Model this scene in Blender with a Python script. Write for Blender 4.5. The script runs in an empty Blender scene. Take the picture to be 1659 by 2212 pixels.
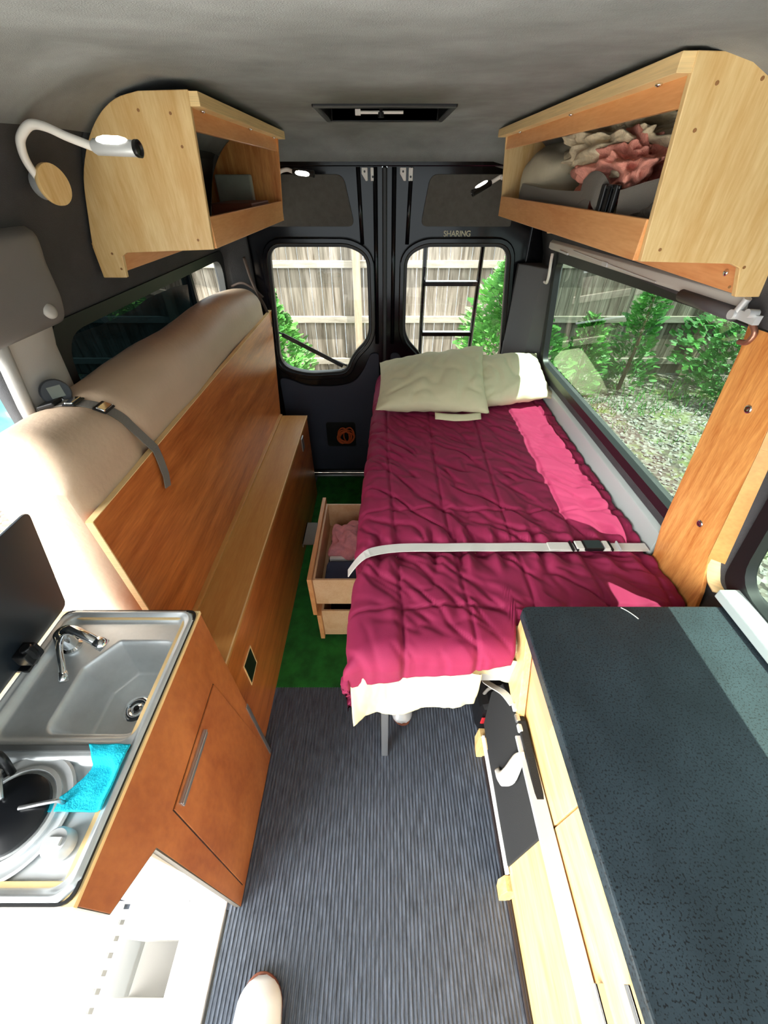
import bpy, bmesh, math, random
from mathutils import Vector, Matrix, noise
R=random.Random(7)
sc=bpy.context.scene
COL=sc.collection
pi=math.pi
# ------------------------------------------------------------------ materials
def S(r,g,b):
    f=lambda c:(c/255/12.92 if c/255<=.04045 else ((c/255+.055)/1.055)**2.4)
    return (f(r),f(g),f(b),1)
MATS={}
def newmat(name):
    m=bpy.data.materials.new(name); m.use_nodes=True
    nt=m.node_tree; b=nt.nodes['Principled BSDF']
    MATS[name]=m
    return m,nt,b
def mat(name,col,rough=.5,metal=0,bump=0,bscale=200,var=0,vscale=8,spec=.5,coat=0,stretch=None,col2=None,emit=0,sheen=0):
    m,nt,b=newmat(name)
    b.inputs['Base Color'].default_value=col
    b.inputs['Roughness'].default_value=rough
    b.inputs['Metallic'].default_value=metal
    b.inputs['Specular IOR Level'].default_value=spec
    b.inputs['Coat Weight'].default_value=coat
    b.inputs['Coat Roughness'].default_value=.08
    b.inputs['Sheen Weight'].default_value=sheen
    tc=nt.nodes.new('ShaderNodeTexCoord')
    out=tc.outputs['Object']
    if stretch:
        mp=nt.nodes.new('ShaderNodeMapping'); mp.inputs['Scale'].default_value=stretch
        nt.links.new(out,mp.inputs[0]); out=mp.outputs[0]
    if var or col2:
        n=nt.nodes.new('ShaderNodeTexNoise'); n.inputs['Scale'].default_value=vscale; n.inputs['Detail'].default_value=6
        n.inputs['Roughness'].default_value=.6
        nt.links.new(out,n.inputs['Vector'])
        r=nt.nodes.new('ShaderNodeValToRGB')
        c2=col2 or tuple(min(1,c*(1-var)) for c in col[:3])+(1,)
        c1=col if col2 else tuple(min(1,c*(1+var)) for c in col[:3])+(1,)
        r.color_ramp.elements[0].position=.33; r.color_ramp.elements[1].position=.67
        r.color_ramp.elements[0].color=c2; r.color_ramp.elements[1].color=c1
        nt.links.new(n.outputs['Fac'],r.inputs[0]); nt.links.new(r.outputs[0],b.inputs['Base Color'])
    if bump:
        n2=nt.nodes.new('ShaderNodeTexNoise'); n2.inputs['Scale'].default_value=bscale; n2.inputs['Detail'].default_value=3
        nt.links.new(tc.outputs['Object'],n2.inputs['Vector'])
        bp=nt.nodes.new('ShaderNodeBump'); bp.inputs['Strength'].default_value=bump; bp.inputs['Distance'].default_value=.004
        nt.links.new(n2.outputs['Fac'],bp.inputs['Height']); nt.links.new(bp.outputs[0],b.inputs['Normal'])
    if emit:
        b.inputs['Emission Color'].default_value=col; b.inputs['Emission Strength'].default_value=emit
    return m
def wood(name,c1,c2,stretch,rough=.4,scale=1.0,coat=.15):
    m,nt,b=newmat(name)
    tc=nt.nodes.new('ShaderNodeTexCoord'); mp=nt.nodes.new('ShaderNodeMapping'); mp.inputs['Scale'].default_value=stretch
    nt.links.new(tc.outputs['Object'],mp.inputs[0])
    n=nt.nodes.new('ShaderNodeTexNoise'); n.inputs['Scale'].default_value=3*scale; n.inputs['Detail'].default_value=5; n.inputs['Distortion'].default_value=.6
    nt.links.new(mp.outputs[0],n.inputs['Vector'])
    n2=nt.nodes.new('ShaderNodeTexNoise'); n2.inputs['Scale'].default_value=26*scale; n2.inputs['Detail'].default_value=4
    nt.links.new(mp.outputs[0],n2.inputs['Vector'])
    mx=nt.nodes.new('ShaderNodeMath'); mx.operation='MULTIPLY_ADD'; mx.inputs[1].default_value=.35
    nt.links.new(n2.outputs['Fac'],mx.inputs[0]); 
    m2=nt.nodes.new('ShaderNodeMath'); m2.operation='MULTIPLY'; m2.inputs[1].default_value=.65
    nt.links.new(n.outputs['Fac'],m2.inputs[0]); nt.links.new(m2.outputs[0],mx.inputs[2])
    r=nt.nodes.new('ShaderNodeValToRGB'); r.color_ramp.elements[0].position=.36; r.color_ramp.elements[1].position=.64
    r.color_ramp.elements[0].color=c2; r.color_ramp.elements[1].color=c1
    nt.links.new(mx.outputs[0],r.inputs[0]); nt.links.new(r.outputs[0],b.inputs['Base Color'])
    b.inputs['Roughness'].default_value=rough; b.inputs['Coat Weight'].default_value=coat; b.inputs['Coat Roughness'].default_value=.25
    return m
def glass(name,tint,refl,rough=0):
    m=bpy.data.materials.new(name); m.use_nodes=True; nt=m.node_tree
    for n in list(nt.nodes): nt.nodes.remove(n)
    o=nt.nodes.new('ShaderNodeOutputMaterial'); t=nt.nodes.new('ShaderNodeBsdfTransparent'); g=nt.nodes.new('ShaderNodeBsdfGlossy')
    t.inputs[0].default_value=tint; g.inputs['Roughness'].default_value=rough
    lw=nt.nodes.new('ShaderNodeLayerWeight'); lw.inputs[0].default_value=.5
    fr=nt.nodes.new('ShaderNodeMath'); fr.operation='POWER'; fr.inputs[1].default_value=4; nt.links.new(lw.outputs['Facing'],fr.inputs[0])
    ml=nt.nodes.new('ShaderNodeMath'); ml.operation='MULTIPLY_ADD'; ml.inputs[1].default_value=refl; ml.inputs[2].default_value=.06*refl; ml.use_clamp=True
    mx=nt.nodes.new('ShaderNodeMixShader')
    nt.links.new(fr.outputs[0],ml.inputs[0]); nt.links.new(ml.outputs[0],mx.inputs[0]); nt.links.new(t.outputs[0],mx.inputs[1]); nt.links.new(g.outputs[0],mx.inputs[2])
    nt.links.new(mx.outputs[0],o.inputs[0])
    MATS[name]=m; return m
ply=wood('birch_ply',S(236,206,150),S(214,172,108),(9,9,1.0))
ply_y=wood('birch_ply_y',S(240,205,145),S(222,176,108),(9,1.0,9))
orange=wood('varnished_ply',S(242,182,120),S(222,150,90),(8,.8,8))
orange_z=wood('varnished_pillar_shaded_ply',S(238,172,98),S(196,118,54),(14,14,1.2))
bench_w=wood('bench_ply',S(214,130,68),S(160,84,38),(6,.6,6),rough=.3,coat=.35)
bench_t=wood('bench_top_ply',S(212,160,90),S(196,138,72),(5,.6,5))
kit_w=wood('galley_ply',S(196,122,66),S(162,90,44),(3,3,1.5),scale=.8)
edge_w=mat('ply_edge',S(240,208,150),.6,var=.12,vscale=6,stretch=(1,1,60))
draw_w=wood('drawer_wood',S(240,204,160),S(226,180,130),(6,1,6))
liner=mat('grey_headliner',S(140,144,145),.95,bump=.5,bscale=500,var=.18,vscale=6)
lwall=mat('dark_wall_carpet',S(66,66,68),.95,bump=.5,bscale=500,var=.15,vscale=8)
beigetrim=mat('grey_plastic_trim',S(172,170,166),.55,bump=.1,bscale=600)
mat_rub=mat('black_ribbed_rubber',S(76,83,94),.42,var=.45,vscale=30,stretch=(4,.6,1),bump=.25,bscale=160)
green=mat('green_carpet',S(26,108,34),1,bump=.8,bscale=420,var=.35,vscale=14)
gloss=mat('gloss_black_paint',S(12,11,15),.15,spec=.3,coat=.12)
rubber=mat('black_rubber',S(16,16,18),.45)
grypan=mat('grey_carpet_panel',S(92,89,84),.95,bump=.5,bscale=420,var=.12,vscale=30)
slate=mat('slate_door_panel',S(52,56,70),.7,bump=.2,bscale=500)
steel=mat('stainless_steel',S(228,232,234),.45,metal=.68,var=.06,vscale=20,bump=.03,bscale=80)
chrome=mat('chrome',S(225,228,230),.06,metal=1)
alu=mat('aluminium',S(200,202,204),.35,metal=.9)
silver=mat('silver_paint',S(205,208,210),.4,metal=.3)
white=mat('white_paint',S(238,238,236),.45)
whitep=mat('white_plastic',S(236,232,226),.35)
smoke=mat('smoked_glass_lid',S(34,42,50),.35,spec=.4)
blackp=mat('black_plastic',S(18,18,20),.35)
burnm=mat('burner_black',S(20,22,26),.3)
burg=mat('burgundy_cotton',S(144,24,72),.8,bump=.25,bscale=900,var=.07,vscale=5)
cream=mat('cream_cotton',S(216,212,176),.85,bump=.2,bscale=800,var=.04,vscale=6)
tanm=mat('tan_vinyl',S(196,172,148),.5,bump=.25,bscale=60,var=.05,vscale=5)
webw=mat('white_webbing',S(226,226,220),.75,bump=.5,bscale=900)
webg=mat('grey_webbing',S(118,114,108),.75,bump=.5,bscale=900)
pink=mat('pink_cloth',S(226,154,138),.9,bump=.6,bscale=220,var=.18,vscale=26)
pink2=mat('pink_shirt_cloth',S(236,160,168),.9,bump=.3,bscale=300,var=.12,vscale=40)
navy=mat('navy_cloth',S(62,72,100),.9,bump=.5,bscale=500,var=.15,vscale=20)
darkc=mat('dark_cloth',S(34,30,36),.9,bump=.5,bscale=500)
beige=mat('beige_cloth',S(214,200,170),.9,bump=.4,bscale=260,var=.25,vscale=22)
khaki=mat('khaki_cloth',S(200,192,168),.85,bump=.3,bscale=500,var=.06,vscale=12)
greywool=mat('grey_wool',S(112,108,102),1,bump=1,bscale=130,var=.35,vscale=60)
greyc=mat('grey_green_cloth',S(150,152,140),.9,var=.08,vscale=20)
cyan=mat('turquoise_cloth',S(0,196,224),.8,bump=.5,bscale=300,var=.05,vscale=30)
redm=mat('red_tag',S(200,40,50),.6)
feltb=mat('black_felt',S(22,24,26),.9,bump=.4,bscale=600)
cordo=mat('orange_cord',S(190,84,30),.7)
ropem=mat('brown_cord',S(62,48,40),.8)
brownl=mat('brown_sole',S(120,66,44),.6)
led=mat('lit_led',(1,.93,.82,1),.5,emit=14)
fol=mat('green_foliage',S(86,150,58),.6,col2=S(34,92,32),vscale=7)
fol2=mat('dark_green_foliage',S(66,130,48),.6,col2=S(22,72,26),vscale=5)
bark=mat('bark',S(80,62,46),.9)
postm=wood('fence_post_wood',S(150,136,116),S(120,106,88),(8,8,.8),rough=.8,coat=0)
teal=mat('teal_tarp',S(60,160,150),.5,col2=S(30,100,120),vscale=6)
glare_ply=mat('glare_white_ply',S(246,244,238),.5)
# speckled counter
m,nt,b=newmat('speckled_counter'); b.inputs['Roughness'].default_value=.45; b.inputs['Specular IOR Level'].default_value=.35
tc=nt.nodes.new('ShaderNodeTexCoord')
v=nt.nodes.new('ShaderNodeTexVoronoi'); v.inputs['Scale'].default_value=130; nt.links.new(tc.outputs['Object'],v.inputs['Vector'])
n=nt.nodes.new('ShaderNodeTexNoise'); n.inputs['Scale'].default_value=9; n.inputs['Detail'].default_value=5; nt.links.new(tc.outputs['Object'],n.inputs['Vector'])
n3=nt.nodes.new('ShaderNodeTexNoise'); n3.inputs['Scale'].default_value=300; n3.inputs['Detail'].default_value=1; nt.links.new(tc.outputs['Object'],n3.inputs['Vector'])
r=nt.nodes.new('ShaderNodeValToRGB'); r.color_ramp.elements[0].position=.33; r.color_ramp.elements[1].position=.46
r.color_ramp.elements[0].color=S(18,21,24); r.color_ramp.elements[1].color=S(46,58,65)
nt.links.new(n3.outputs['Fac'],r.inputs[0])
r2=nt.nodes.new('ShaderNodeValToRGB'); r2.color_ramp.elements[0].position=.3; r2.color_ramp.elements[1].position=.75
r2.color_ramp.elements[0].color=(.6,.6,.6,1); r2.color_ramp.elements[1].color=(1.1,1.1,1.1,1); nt.links.new(n.outputs['Fac'],r2.inputs[0])
mx=nt.nodes.new('ShaderNodeMix'); mx.data_type='RGBA'; mx.blend_type='MULTIPLY'; mx.inputs[0].default_value=1
nt.links.new(r.outputs[0],mx.inputs[6]); nt.links.new(r2.outputs[0],mx.inputs[7]); nt.links.new(mx.outputs[2],b.inputs['Base Color'])
counter_m=m
# fence pickets: colour varies from board to board
m,nt,b=newmat('weathered_pickets'); b.inputs['Roughness'].default_value=.85; b.inputs['Specular IOR Level'].default_value=.2
tc=nt.nodes.new('ShaderNodeTexCoord'); sx=nt.nodes.new('ShaderNodeSeparateXYZ'); nt.links.new(tc.outputs['Object'],sx.inputs[0])
d=nt.nodes.new('ShaderNodeMath'); d.operation='DIVIDE'; d.inputs[1].default_value=.142; nt.links.new(sx.outputs[0],d.inputs[0])
fl=nt.nodes.new('ShaderNodeMath'); fl.operation='FLOOR'; nt.links.new(d.outputs[0],fl.inputs[0])
wn=nt.nodes.new('ShaderNodeTexWhiteNoise'); wn.noise_dimensions='1D'; nt.links.new(fl.outputs[0],wn.inputs['W'])
mp=nt.nodes.new('ShaderNodeMapping'); mp.inputs['Scale'].default_value=(14,14,.9); nt.links.new(tc.outputs['Object'],mp.inputs[0])
n=nt.nodes.new('ShaderNodeTexNoise'); n.noise_dimensions='4D'; n.inputs['Scale'].default_value=2.2; n.inputs['Detail'].default_value=7; n.inputs['Distortion'].default_value=.8
nt.links.new(mp.outputs[0],n.inputs['Vector']); wm=nt.nodes.new('ShaderNodeMath'); wm.operation='MULTIPLY'; wm.inputs[1].default_value=30; nt.links.new(wn.outputs['Value'],wm.inputs[0]); nt.links.new(wm.outputs[0],n.inputs['W'])
r=nt.nodes.new('ShaderNodeValToRGB'); r.color_ramp.elements[0].position=.3; r.color_ramp.elements[1].position=.7
r.color_ramp.elements[0].color=S(74,66,56); r.color_ramp.elements[1].color=S(140,133,124); nt.links.new(n.outputs['Fac'],r.inputs[0])
r2=nt.nodes.new('ShaderNodeValToRGB'); r2.color_ramp.elements[0].color=(.68,.66,.62,1); r2.color_ramp.elements[1].color=(1.12,1.1,1.1,1); nt.links.new(wn.outputs['Value'],r2.inputs[0])
mx=nt.nodes.new('ShaderNodeMix'); mx.data_type='RGBA'; mx.blend_type='MULTIPLY'; mx.inputs[0].default_value=1
nt.links.new(r.outputs[0],mx.inputs[6]); nt.links.new(r2.outputs[0],mx.inputs[7]); nt.links.new(mx.outputs[2],b.inputs['Base Color'])
picket_m=m
# gravel + grass ground
m,nt,b=newmat('gravel_and_grass'); b.inputs['Roughness'].default_value=.9
tc=nt.nodes.new('ShaderNodeTexCoord')
v=nt.nodes.new('ShaderNodeTexVoronoi'); v.inputs['Scale'].default_value=26; nt.links.new(tc.outputs['Object'],v.inputs['Vector'])
r=nt.nodes.new('ShaderNodeValToRGB'); e=r.color_ramp.elements; e[0].color=S(44,40,35); e[1].color=S(150,147,142); e.new(.5).color=S(92,84,76)
nt.links.new(v.outputs['Color'],r.inputs[0])
n=nt.nodes.new('ShaderNodeTexNoise'); n.inputs['Scale'].default_value=1.3; n.inputs['Detail'].default_value=6; n.inputs['Roughness'].default_value=.7; nt.links.new(tc.outputs['Object'],n.inputs['Vector'])
rg=nt.nodes.new('ShaderNodeValToRGB'); rg.color_ramp.elements[0].position=.52; rg.color_ramp.elements[1].position=.64; nt.links.new(n.outputs['Fac'],rg.inputs[0])
n4=nt.nodes.new('ShaderNodeTexNoise'); n4.inputs['Scale'].default_value=40; nt.links.new(tc.outputs['Object'],n4.inputs['Vector'])
rr=nt.nodes.new('ShaderNodeValToRGB'); rr.color_ramp.elements[0].color=S(50,70,26); rr.color_ramp.elements[1].color=S(128,138,78); nt.links.new(n4.outputs['Fac'],rr.inputs[0])
mx=nt.nodes.new('ShaderNodeMix'); mx.data_type='RGBA'; nt.links.new(rg.outputs[0],mx.inputs[0]); nt.links.new(r.outputs[0],mx.inputs[6]); nt.links.new(rr.outputs[0],mx.inputs[7])
nt.links.new(mx.outputs[2],b.inputs['Base Color'])
bp=nt.nodes.new('ShaderNodeBump'); bp.inputs['Strength'].default_value=.8; bp.inputs['Distance'].default_value=.02; nt.links.new(v.outputs['Distance'],bp.inputs['Height']); nt.links.new(bp.outputs[0],b.inputs['Normal'])
ground_m=m
pane_clear=glass('rear_window_glass',(.93,.97,.95,1),.6)
pane_green=glass('tinted_side_glass',(.36,.49,.42,1),1.2)
pane_dark=glass('dark_privacy_glass',(.003,.007,.009,1),.35)
# ------------------------------------------------------------------ mesh builder
ORI={}
class MB:
    def __init__(s): s.v=[]; s.f=[]
    def add(s,vs,fs):
        k=len(s.v); s.v+=[Vector(x) for x in vs]; s.f+=[tuple(i+k for i in f) for f in fs]; return s
    def box(s,x0,x1,y0,y1,z0,z1,M=None):
        vs=[Vector((x,y,z)) for x in (x0,x1) for y in (y0,y1) for z in (z0,z1)]
        if M: vs=[M@q for q in vs]
        return s.add(vs,[(0,1,3,2),(4,6,7,5),(0,4,5,1),(2,3,7,6),(0,2,6,4),(1,5,7,3)])
    def prism(s,poly,axis,a,b_):
        # poly: 2D points in the two remaining axes (in xyz order)
        def P3(p,t):
            return {'X':(t,p[0],p[1]),'Y':(p[0],t,p[1]),'Z':(p[0],p[1],t)}[axis]
        n=len(poly); vs=[P3(p,a) for p in poly]+[P3(p,b_) for p in poly]
        return s.add(vs,[tuple(range(n)),tuple(range(2*n-1,n-1,-1))]+[(i,i+n,(i+1)%n+n,(i+1)%n) for i in range(n)])
    def ring(s,outer,inner,axis,a,b_):
        def P3(p,t): return {'X':(t,p[0],p[1]),'Y':(p[0],t,p[1]),'Z':(p[0],p[1],t)}[axis]
        n=len(outer); vs=[P3(p,a) for p in outer]+[P3(p,a) for p in inner]+[P3(p,b_) for p in outer]+[P3(p,b_) for p in inner]
        fs=[]
        for i in range(n):
            j=(i+1)%n
            fs+=[(i,j,n+j,n+i),(2*n+i,3*n+i,3*n+j,2*n+j),(i,2*n+i,2*n+j,j),(n+i,n+j,3*n+j,3*n+i)]
        return s.add(vs,fs)
    def tube(s,pts,r,seg=10,closed=False):
        pts=[Vector(p) for p in pts]; n=len(pts); rs=r if isinstance(r,(list,tuple)) else [r]*n
        rows=[]; up=None
        for i,p in enumerate(pts):
            t=(pts[(i+1)%n if closed else min(i+1,n-1)]-pts[(i-1)%n if closed else max(i-1,0)]).normalized()
            if up is None: up=Vector((0,0,1)) if abs(t.z)<.9 else Vector((1,0,0))
            a=t.cross(up).normalized(); up=a.cross(t).normalized()
            rows.append([p+(a*math.cos(2*pi*k/seg)+up*math.sin(2*pi*k/seg))*rs[i] for k in range(seg)])
        vs=[q for row in rows for q in row]; fs=[]
        for i in range(n if closed else n-1):
            for k in range(seg):
                a0=i*seg+k; a1=i*seg+(k+1)%seg; b0=((i+1)%n)*seg+k; b1=((i+1)%n)*seg+(k+1)%seg
                fs.append((a0,a1,b1,b0))
        if not closed: fs+=[tuple(range(seg-1,-1,-1)),tuple(range((n-1)*seg,n*seg))]
        return s.add(vs,fs)
    def lathe(s,prof,c,axis=(0,0,1),seg=32):
        ax=Vector(axis).normalized(); q=Vector((0,0,1)).rotation_difference(ax).to_matrix()
        c=Vector(c); vs=[]; n=len(prof)
        for r_,h in prof:
            for k in range(seg):
                a=2*pi*k/seg; vs.append(c+q@Vector((r_*math.cos(a),r_*math.sin(a),h)))
        fs=[(i*seg+k,i*seg+(k+1)%seg,(i+1)*seg+(k+1)%seg,(i+1)*seg+k) for i in range(n-1) for k in range(seg)]
        fs+=[tuple(range(seg-1,-1,-1)),tuple(range((n-1)*seg,n*seg))]
        return s.add(vs,fs)
    def grid(s,fn,nu,nv):
        vs=[fn(i/nu,j/nv) for j in range(nv+1) for i in range(nu+1)]
        fs=[(j*(nu+1)+i,j*(nu+1)+i+1,(j+1)*(nu+1)+i+1,(j+1)*(nu+1)+i) for j in range(nv) for i in range(nu)]
        return s.add(vs,fs)
    def ribbon(s,pts,wdir,w,t=.003):
        pts=[Vector(p) for p in pts]; n=len(pts)
        wd=[Vector(x) for x in wdir] if isinstance(wdir[0],(list,tuple,Vector)) else [Vector(wdir)]*n
        vs=[]
        for i,p in enumerate(pts):
            tg=(pts[min(i+1,n-1)]-pts[max(i-1,0)]).normalized(); d=(wd[i]-tg*wd[i].dot(tg)).normalized(); nn=tg.cross(d)
            vs+=[p-d*w/2-nn*t/2,p+d*w/2-nn*t/2,p+d*w/2+nn*t/2,p-d*w/2+nn*t/2]
        fs=[(4*i+k,4*i+(k+1)%4,4*i+4+(k+1)%4,4*i+4+k) for i in range(n-1) for k in range(4)]+[(3,2,1,0),tuple(4*(n-1)+k for k in range(4))]
        return s.add(vs,fs)
    def build(s,name,m,parent=None,smooth=False,bevel=0,solid=0,sub=0,off=-1,auto=None,orig=None):
        if parent: o0=ORI[parent.name]
        elif orig is not None: o0=Vector(orig)
        else:
            xs=[q.x for q in s.v]; ys=[q.y for q in s.v]; zs=[q.z for q in s.v]
            o0=Vector(((min(xs)+max(xs))/2,(min(ys)+max(ys))/2,min(zs)))
        me=bpy.data.meshes.new(name); me.from_pydata([tuple(q-o0) for q in s.v],[],s.f); me.validate()
        bm=bmesh.new(); bm.from_mesh(me)
        if not solid and off!=9: bmesh.ops.recalc_face_normals(bm,faces=bm.faces)
        bm.to_mesh(me); bm.free()
        me.materials.append(m)
        o=bpy.data.objects.new(name,me); COL.objects.link(o)
        if parent: o.parent=parent
        else: o.location=o0
        ORI[o.name]=o0
        if smooth or auto:
            for p in me.polygons: p.use_smooth=True
        if auto: 
            me.set_sharp_from_angle(angle=math.radians(auto))
        if solid:
            md=o.modifiers.new('s','SOLIDIFY'); md.thickness=solid; md.offset=off
        if bevel:
            md=o.modifiers.new('b','BEVEL'); md.width=bevel; md.segments=2; md.limit_method='ANGLE'; md.angle_limit=math.radians(40)
        if sub:
            md=o.modifiers.new('u','SUBSURF'); md.levels=sub; md.render_levels=sub
        return o
def empty(name,loc):
    o=bpy.data.objects.new(name,None); COL.objects.link(o); o.location=loc; o.empty_display_size=.05; ORI[o.name]=Vector(loc); return o
def tag(o,label,cat,group=None,kind=None):
    o['label']=label; o['category']=cat
    if group: o['group']=group
    if kind: o['kind']=kind
    return o
def struct(o,label=None,cat=None):
    o['kind']='structure'
    if label: o['label']=label
    if cat: o['category']=cat
    return o
def rpoly(pts,rad,seg=6):
    # rounded polygon; rad may be a list
    out=[]; n=len(pts)
    for i in range(n):
        p=Vector(pts[i]).to_2d() if len(pts[i])>2 else Vector(pts[i]); a=Vector(pts[i-1]); c=Vector(pts[(i+1)%n]); r_=rad[i] if isinstance(rad,(list,tuple)) else rad
        da=(a-p); dc=(c-p); la,lc=da.length,dc.length; da/=la; dc/=lc
        k=min(r_,la*.49,lc*.49)
        for j in range(seg+1):
            t=j/seg; q=(p+da*k)*(1-t)**2+p*2*t*(1-t)+(p+dc*k)*t*t
            out.append((q.x,q.y))
    return out
def offset_poly(pts,d):
    n=len(pts); out=[]
    area=sum(pts[i][0]*pts[(i+1)%n][1]-pts[(i+1)%n][0]*pts[i][1] for i in range(n)); sg=1 if area>0 else -1
    for i in range(n):
        a=Vector(pts[i-1]); c=Vector(pts[(i+1)%n]); t=c-a
        if t.length<1e-6: t=Vector((1,0))
        t.normalize(); nn=Vector((t.y,-t.x))*sg
        out.append((pts[i][0]+nn.x*d,pts[i][1]+nn.y*d))
    return out
def fbm(p,o=4): return noise.fractal(Vector(p),1.0,2.0,o)
def bez(pts,n=24):
    # Catmull-Rom through points
    P=[Vector(p) for p in pts]; P=[2*P[0]-P[1]]+P+[2*P[-1]-P[-2]]; out=[]
    m=len(P)-3
    for i in range(m):
        a,b_,c,d_=P[i:i+4]
        for k in range(n):
            t=k/n
            out.append(.5*((2*b_)+(c-a)*t+(2*a-5*b_+4*c-d_)*t*t+(3*b_-a-3*c+d_)*t**3))
    out.append(P[-2]); return out
# ------------------------------------------------------------------ van shell
PROF=[(0,.865),(.5,.865),(.9,.865),(1.40,.825),(1.49,.795),(1.56,.785),(1.62,.765),(1.70,.738),(1.76,.715),(1.81,.68),(1.845,.63),(1.865,.54)]
def half(z):
    for (z0,x0),(z1,x1) in zip(PROF,PROF[1:]):
        if z<=z1: return x0+(x1-x0)*(z-z0)/(z1-z0)
    return .54
def wall(name,sgn,ys,holes,m,zlo=-1,zhi=9):
    b=MB(); zs=[-.02,.5,.92,.94,1.18,1.40,1.445,1.49,1.56,1.62,1.70,1.76,1.81,1.845,1.865]
    for y0,y1 in zip(ys,ys[1:]):
        for z0,z1 in zip(zs,zs[1:]):
            yc,zc=(y0+y1)/2,(z0+z1)/2
            if any(h[0]<yc<h[1] and h[2]<zc<h[3] for h in holes): continue
            if not (zlo-1e-6<=z0 and z1<=zhi+1e-6): continue
            q=[(sgn*half(z0),y0,z0),(sgn*half(z0),y1,z0),(sgn*half(z1),y1,z1),(sgn*half(z1),y0,z1)]
            b.add(q,[(3,2,1,0) if sgn>0 else (0,1,2,3)])
    bm=b
    # weld
    key={}; nv=[]; mp=[]
    for q in b.v:
        k=tuple(round(c,5) for c in q)
        if k not in key: key[k]=len(nv); nv.append(q)
        mp.append(key[k])
    b.v=nv; b.f=[tuple(mp[i] for i in f) for f in b.f]
    o=b.build(name,m,solid=.035,off=-1,smooth=True,auto=30,orig=(0,0,0)); return o
YF=-.55
for (nm,sg,ys_,ho) in (('left',-1,[YF,-.2,.3,.84,1.04,1.5,1.96,2.34,2.46],[(YF-1,.84,-1,1.445),(1.04,2.34,.94,1.40)]),('right',1,[YF,-.3,.66,.80,1.4,1.9,2.22,2.46],[(-.3,.66,.94,1.445),(.80,2.22,.94,1.445)])):
    struct(wall('wall_'+nm,sg,ys_,ho,lwall,-1,1.40))
    struct(wall('trim_14' if sg<0 else 'trim_15',sg,ys_,ho,lwall,1.40,9),'dark curved carpeted wall top on the %s side'%nm,'wall cove')
# ceiling with a raised cross rib, curving down to the rear header
b=MB()
sec=[(YF,1.822),(.30,1.822),(.50,1.825),(.64,1.831),(.74,1.840),(.84,1.850),(.95,1.859),(1.10,1.865),(1.3,1.866),(1.6,1.866),(2.12,1.864),(2.25,1.85),(2.34,1.825),(2.40,1.79),(2.44,1.745)]
def cf(u,v):
    x=-.53+1.06*u; k=v*(len(sec)-1); i=min(int(k),len(sec)-2); t=k-i
    y=sec[i][0]+(sec[i+1][0]-sec[i][0])*t; z=sec[i][1]+(sec[i+1][1]-sec[i][1])*t
    if u in (0,1): x*=1.22; z-=.02
    return (x,y,z)
b.grid(cf,20,len(sec)-1)
# shoulders closing ceiling to the walls at the front step
# leave a rectangular hole for the roof vent
hx,hy0,hy1=.205,1.66,2.04
ceil=MB()
xs=[-.69,-.64,-.58,-.50,-.35,-hx,-.1,0,.1,hx,.35,.50,.58,.64,.69]
secs=[s_ for s_ in sec if not (1.5<s_[0]<1.7)]
secs=sorted(secs+[(hy0,1.866),(hy1,1.865)])
for (y0,z0),(y1,z1) in zip(secs,secs[1:]):
    for x0,x1 in zip(xs,xs[1:]):
        if y0>=hy0-1e-4 and y1<=hy1+1e-4 and x0>=-hx-1e-4 and x1<=hx+1e-4: continue
        g=lambda x:-{.69:.085,.64:.045,.58:.018}.get(round(abs(x),2),0)
        ceil.add([(x0,y0,z0+g(x0)),(x1,y0,z0+g(x1)),(x1,y1,z1+g(x1)),(x0,y1,z1+g(x0))],[(3,2,1,0)])
key={}; nv=[]; mp=[]
for q in ceil.v:
    k=tuple(round(c,5) for c in q)
    if k not in key: key[k]=len(nv); nv.append(q)
    mp.append(key[k])
ceil.v=nv; ceil.f=[tuple(mp[i] for i in f) for f in ceil.f]
struct(ceil.build('ceiling',liner,smooth=True,solid=.03,off=-1,orig=(0,0,0),auto=50))
# floor: ribbed rubber mat
b=MB(); prof=[]; x=-.475
while x<.42:
    for dx,h in ((0,-.0015),(.0025,-.0015),(.004,.0018),(.0085,.0018),(.010,-.0015)): prof.append((x+dx,h))
    x+=.0115
n=len(prof); ysf=[YF,-.1,.3,.6,.84]
b.add([(p[0],y,p[1]) for y in ysf for p in prof],[(j*n+i,j*n+i+1,(j+1)*n+i+1,(j+1)*n+i) for j in range(len(ysf)-1) for i in range(n-1)])
b.box(-.475,.865,YF,2.46,-.05,-.006); b.box(-.865,-.475,.13,2.46,-.05,-.006); b.box(.40,.865,YF,.84,-.006,-.001)
struct(b.build('floor',mat_rub,off=9,orig=(0,0,0)))
b=MB(); b.box(-.50,.864,.817,2.415,-.005,.004); tag(b.build('carpet',green),'green artificial turf carpet on the rear floor under the bed','carpet')
b=MB(); b.box(-.62,-.14,2.405,2.44,0,.02); b.box(-.14,.86,2.405,2.44,0,.02); struct(b.build('trim_1',alu,bevel=.003),'metal threshold strip at the foot of the rear doors','threshold')
# front doorway sill and step well at the sliding door
b=MB(); b.box(-.60,-.485,YF,.149,-.05,.006); b.box(-.76,-.60,.07,.149,-.05,.006); b.box(-.76,-.60,YF,-.04,-.05,.006)
struct(b.build('trim_2',whitep,bevel=.002),'white edge plate of the floor at the sliding door step','sill')
b=MB(); b.box(-.76,-.60,-.04,.07,-.17,-.15); b.box(-.61,-.60,-.04,.07,-.15,-.05); b.box(-.76,-.60,.07,.08,-.15,-.05); b.box(-.76,-.60,-.05,-.04,-.15,-.05)
struct(b.build('trim_3',beigetrim),'grey step well recess beside the white sill','step well')
b=MB()
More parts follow.
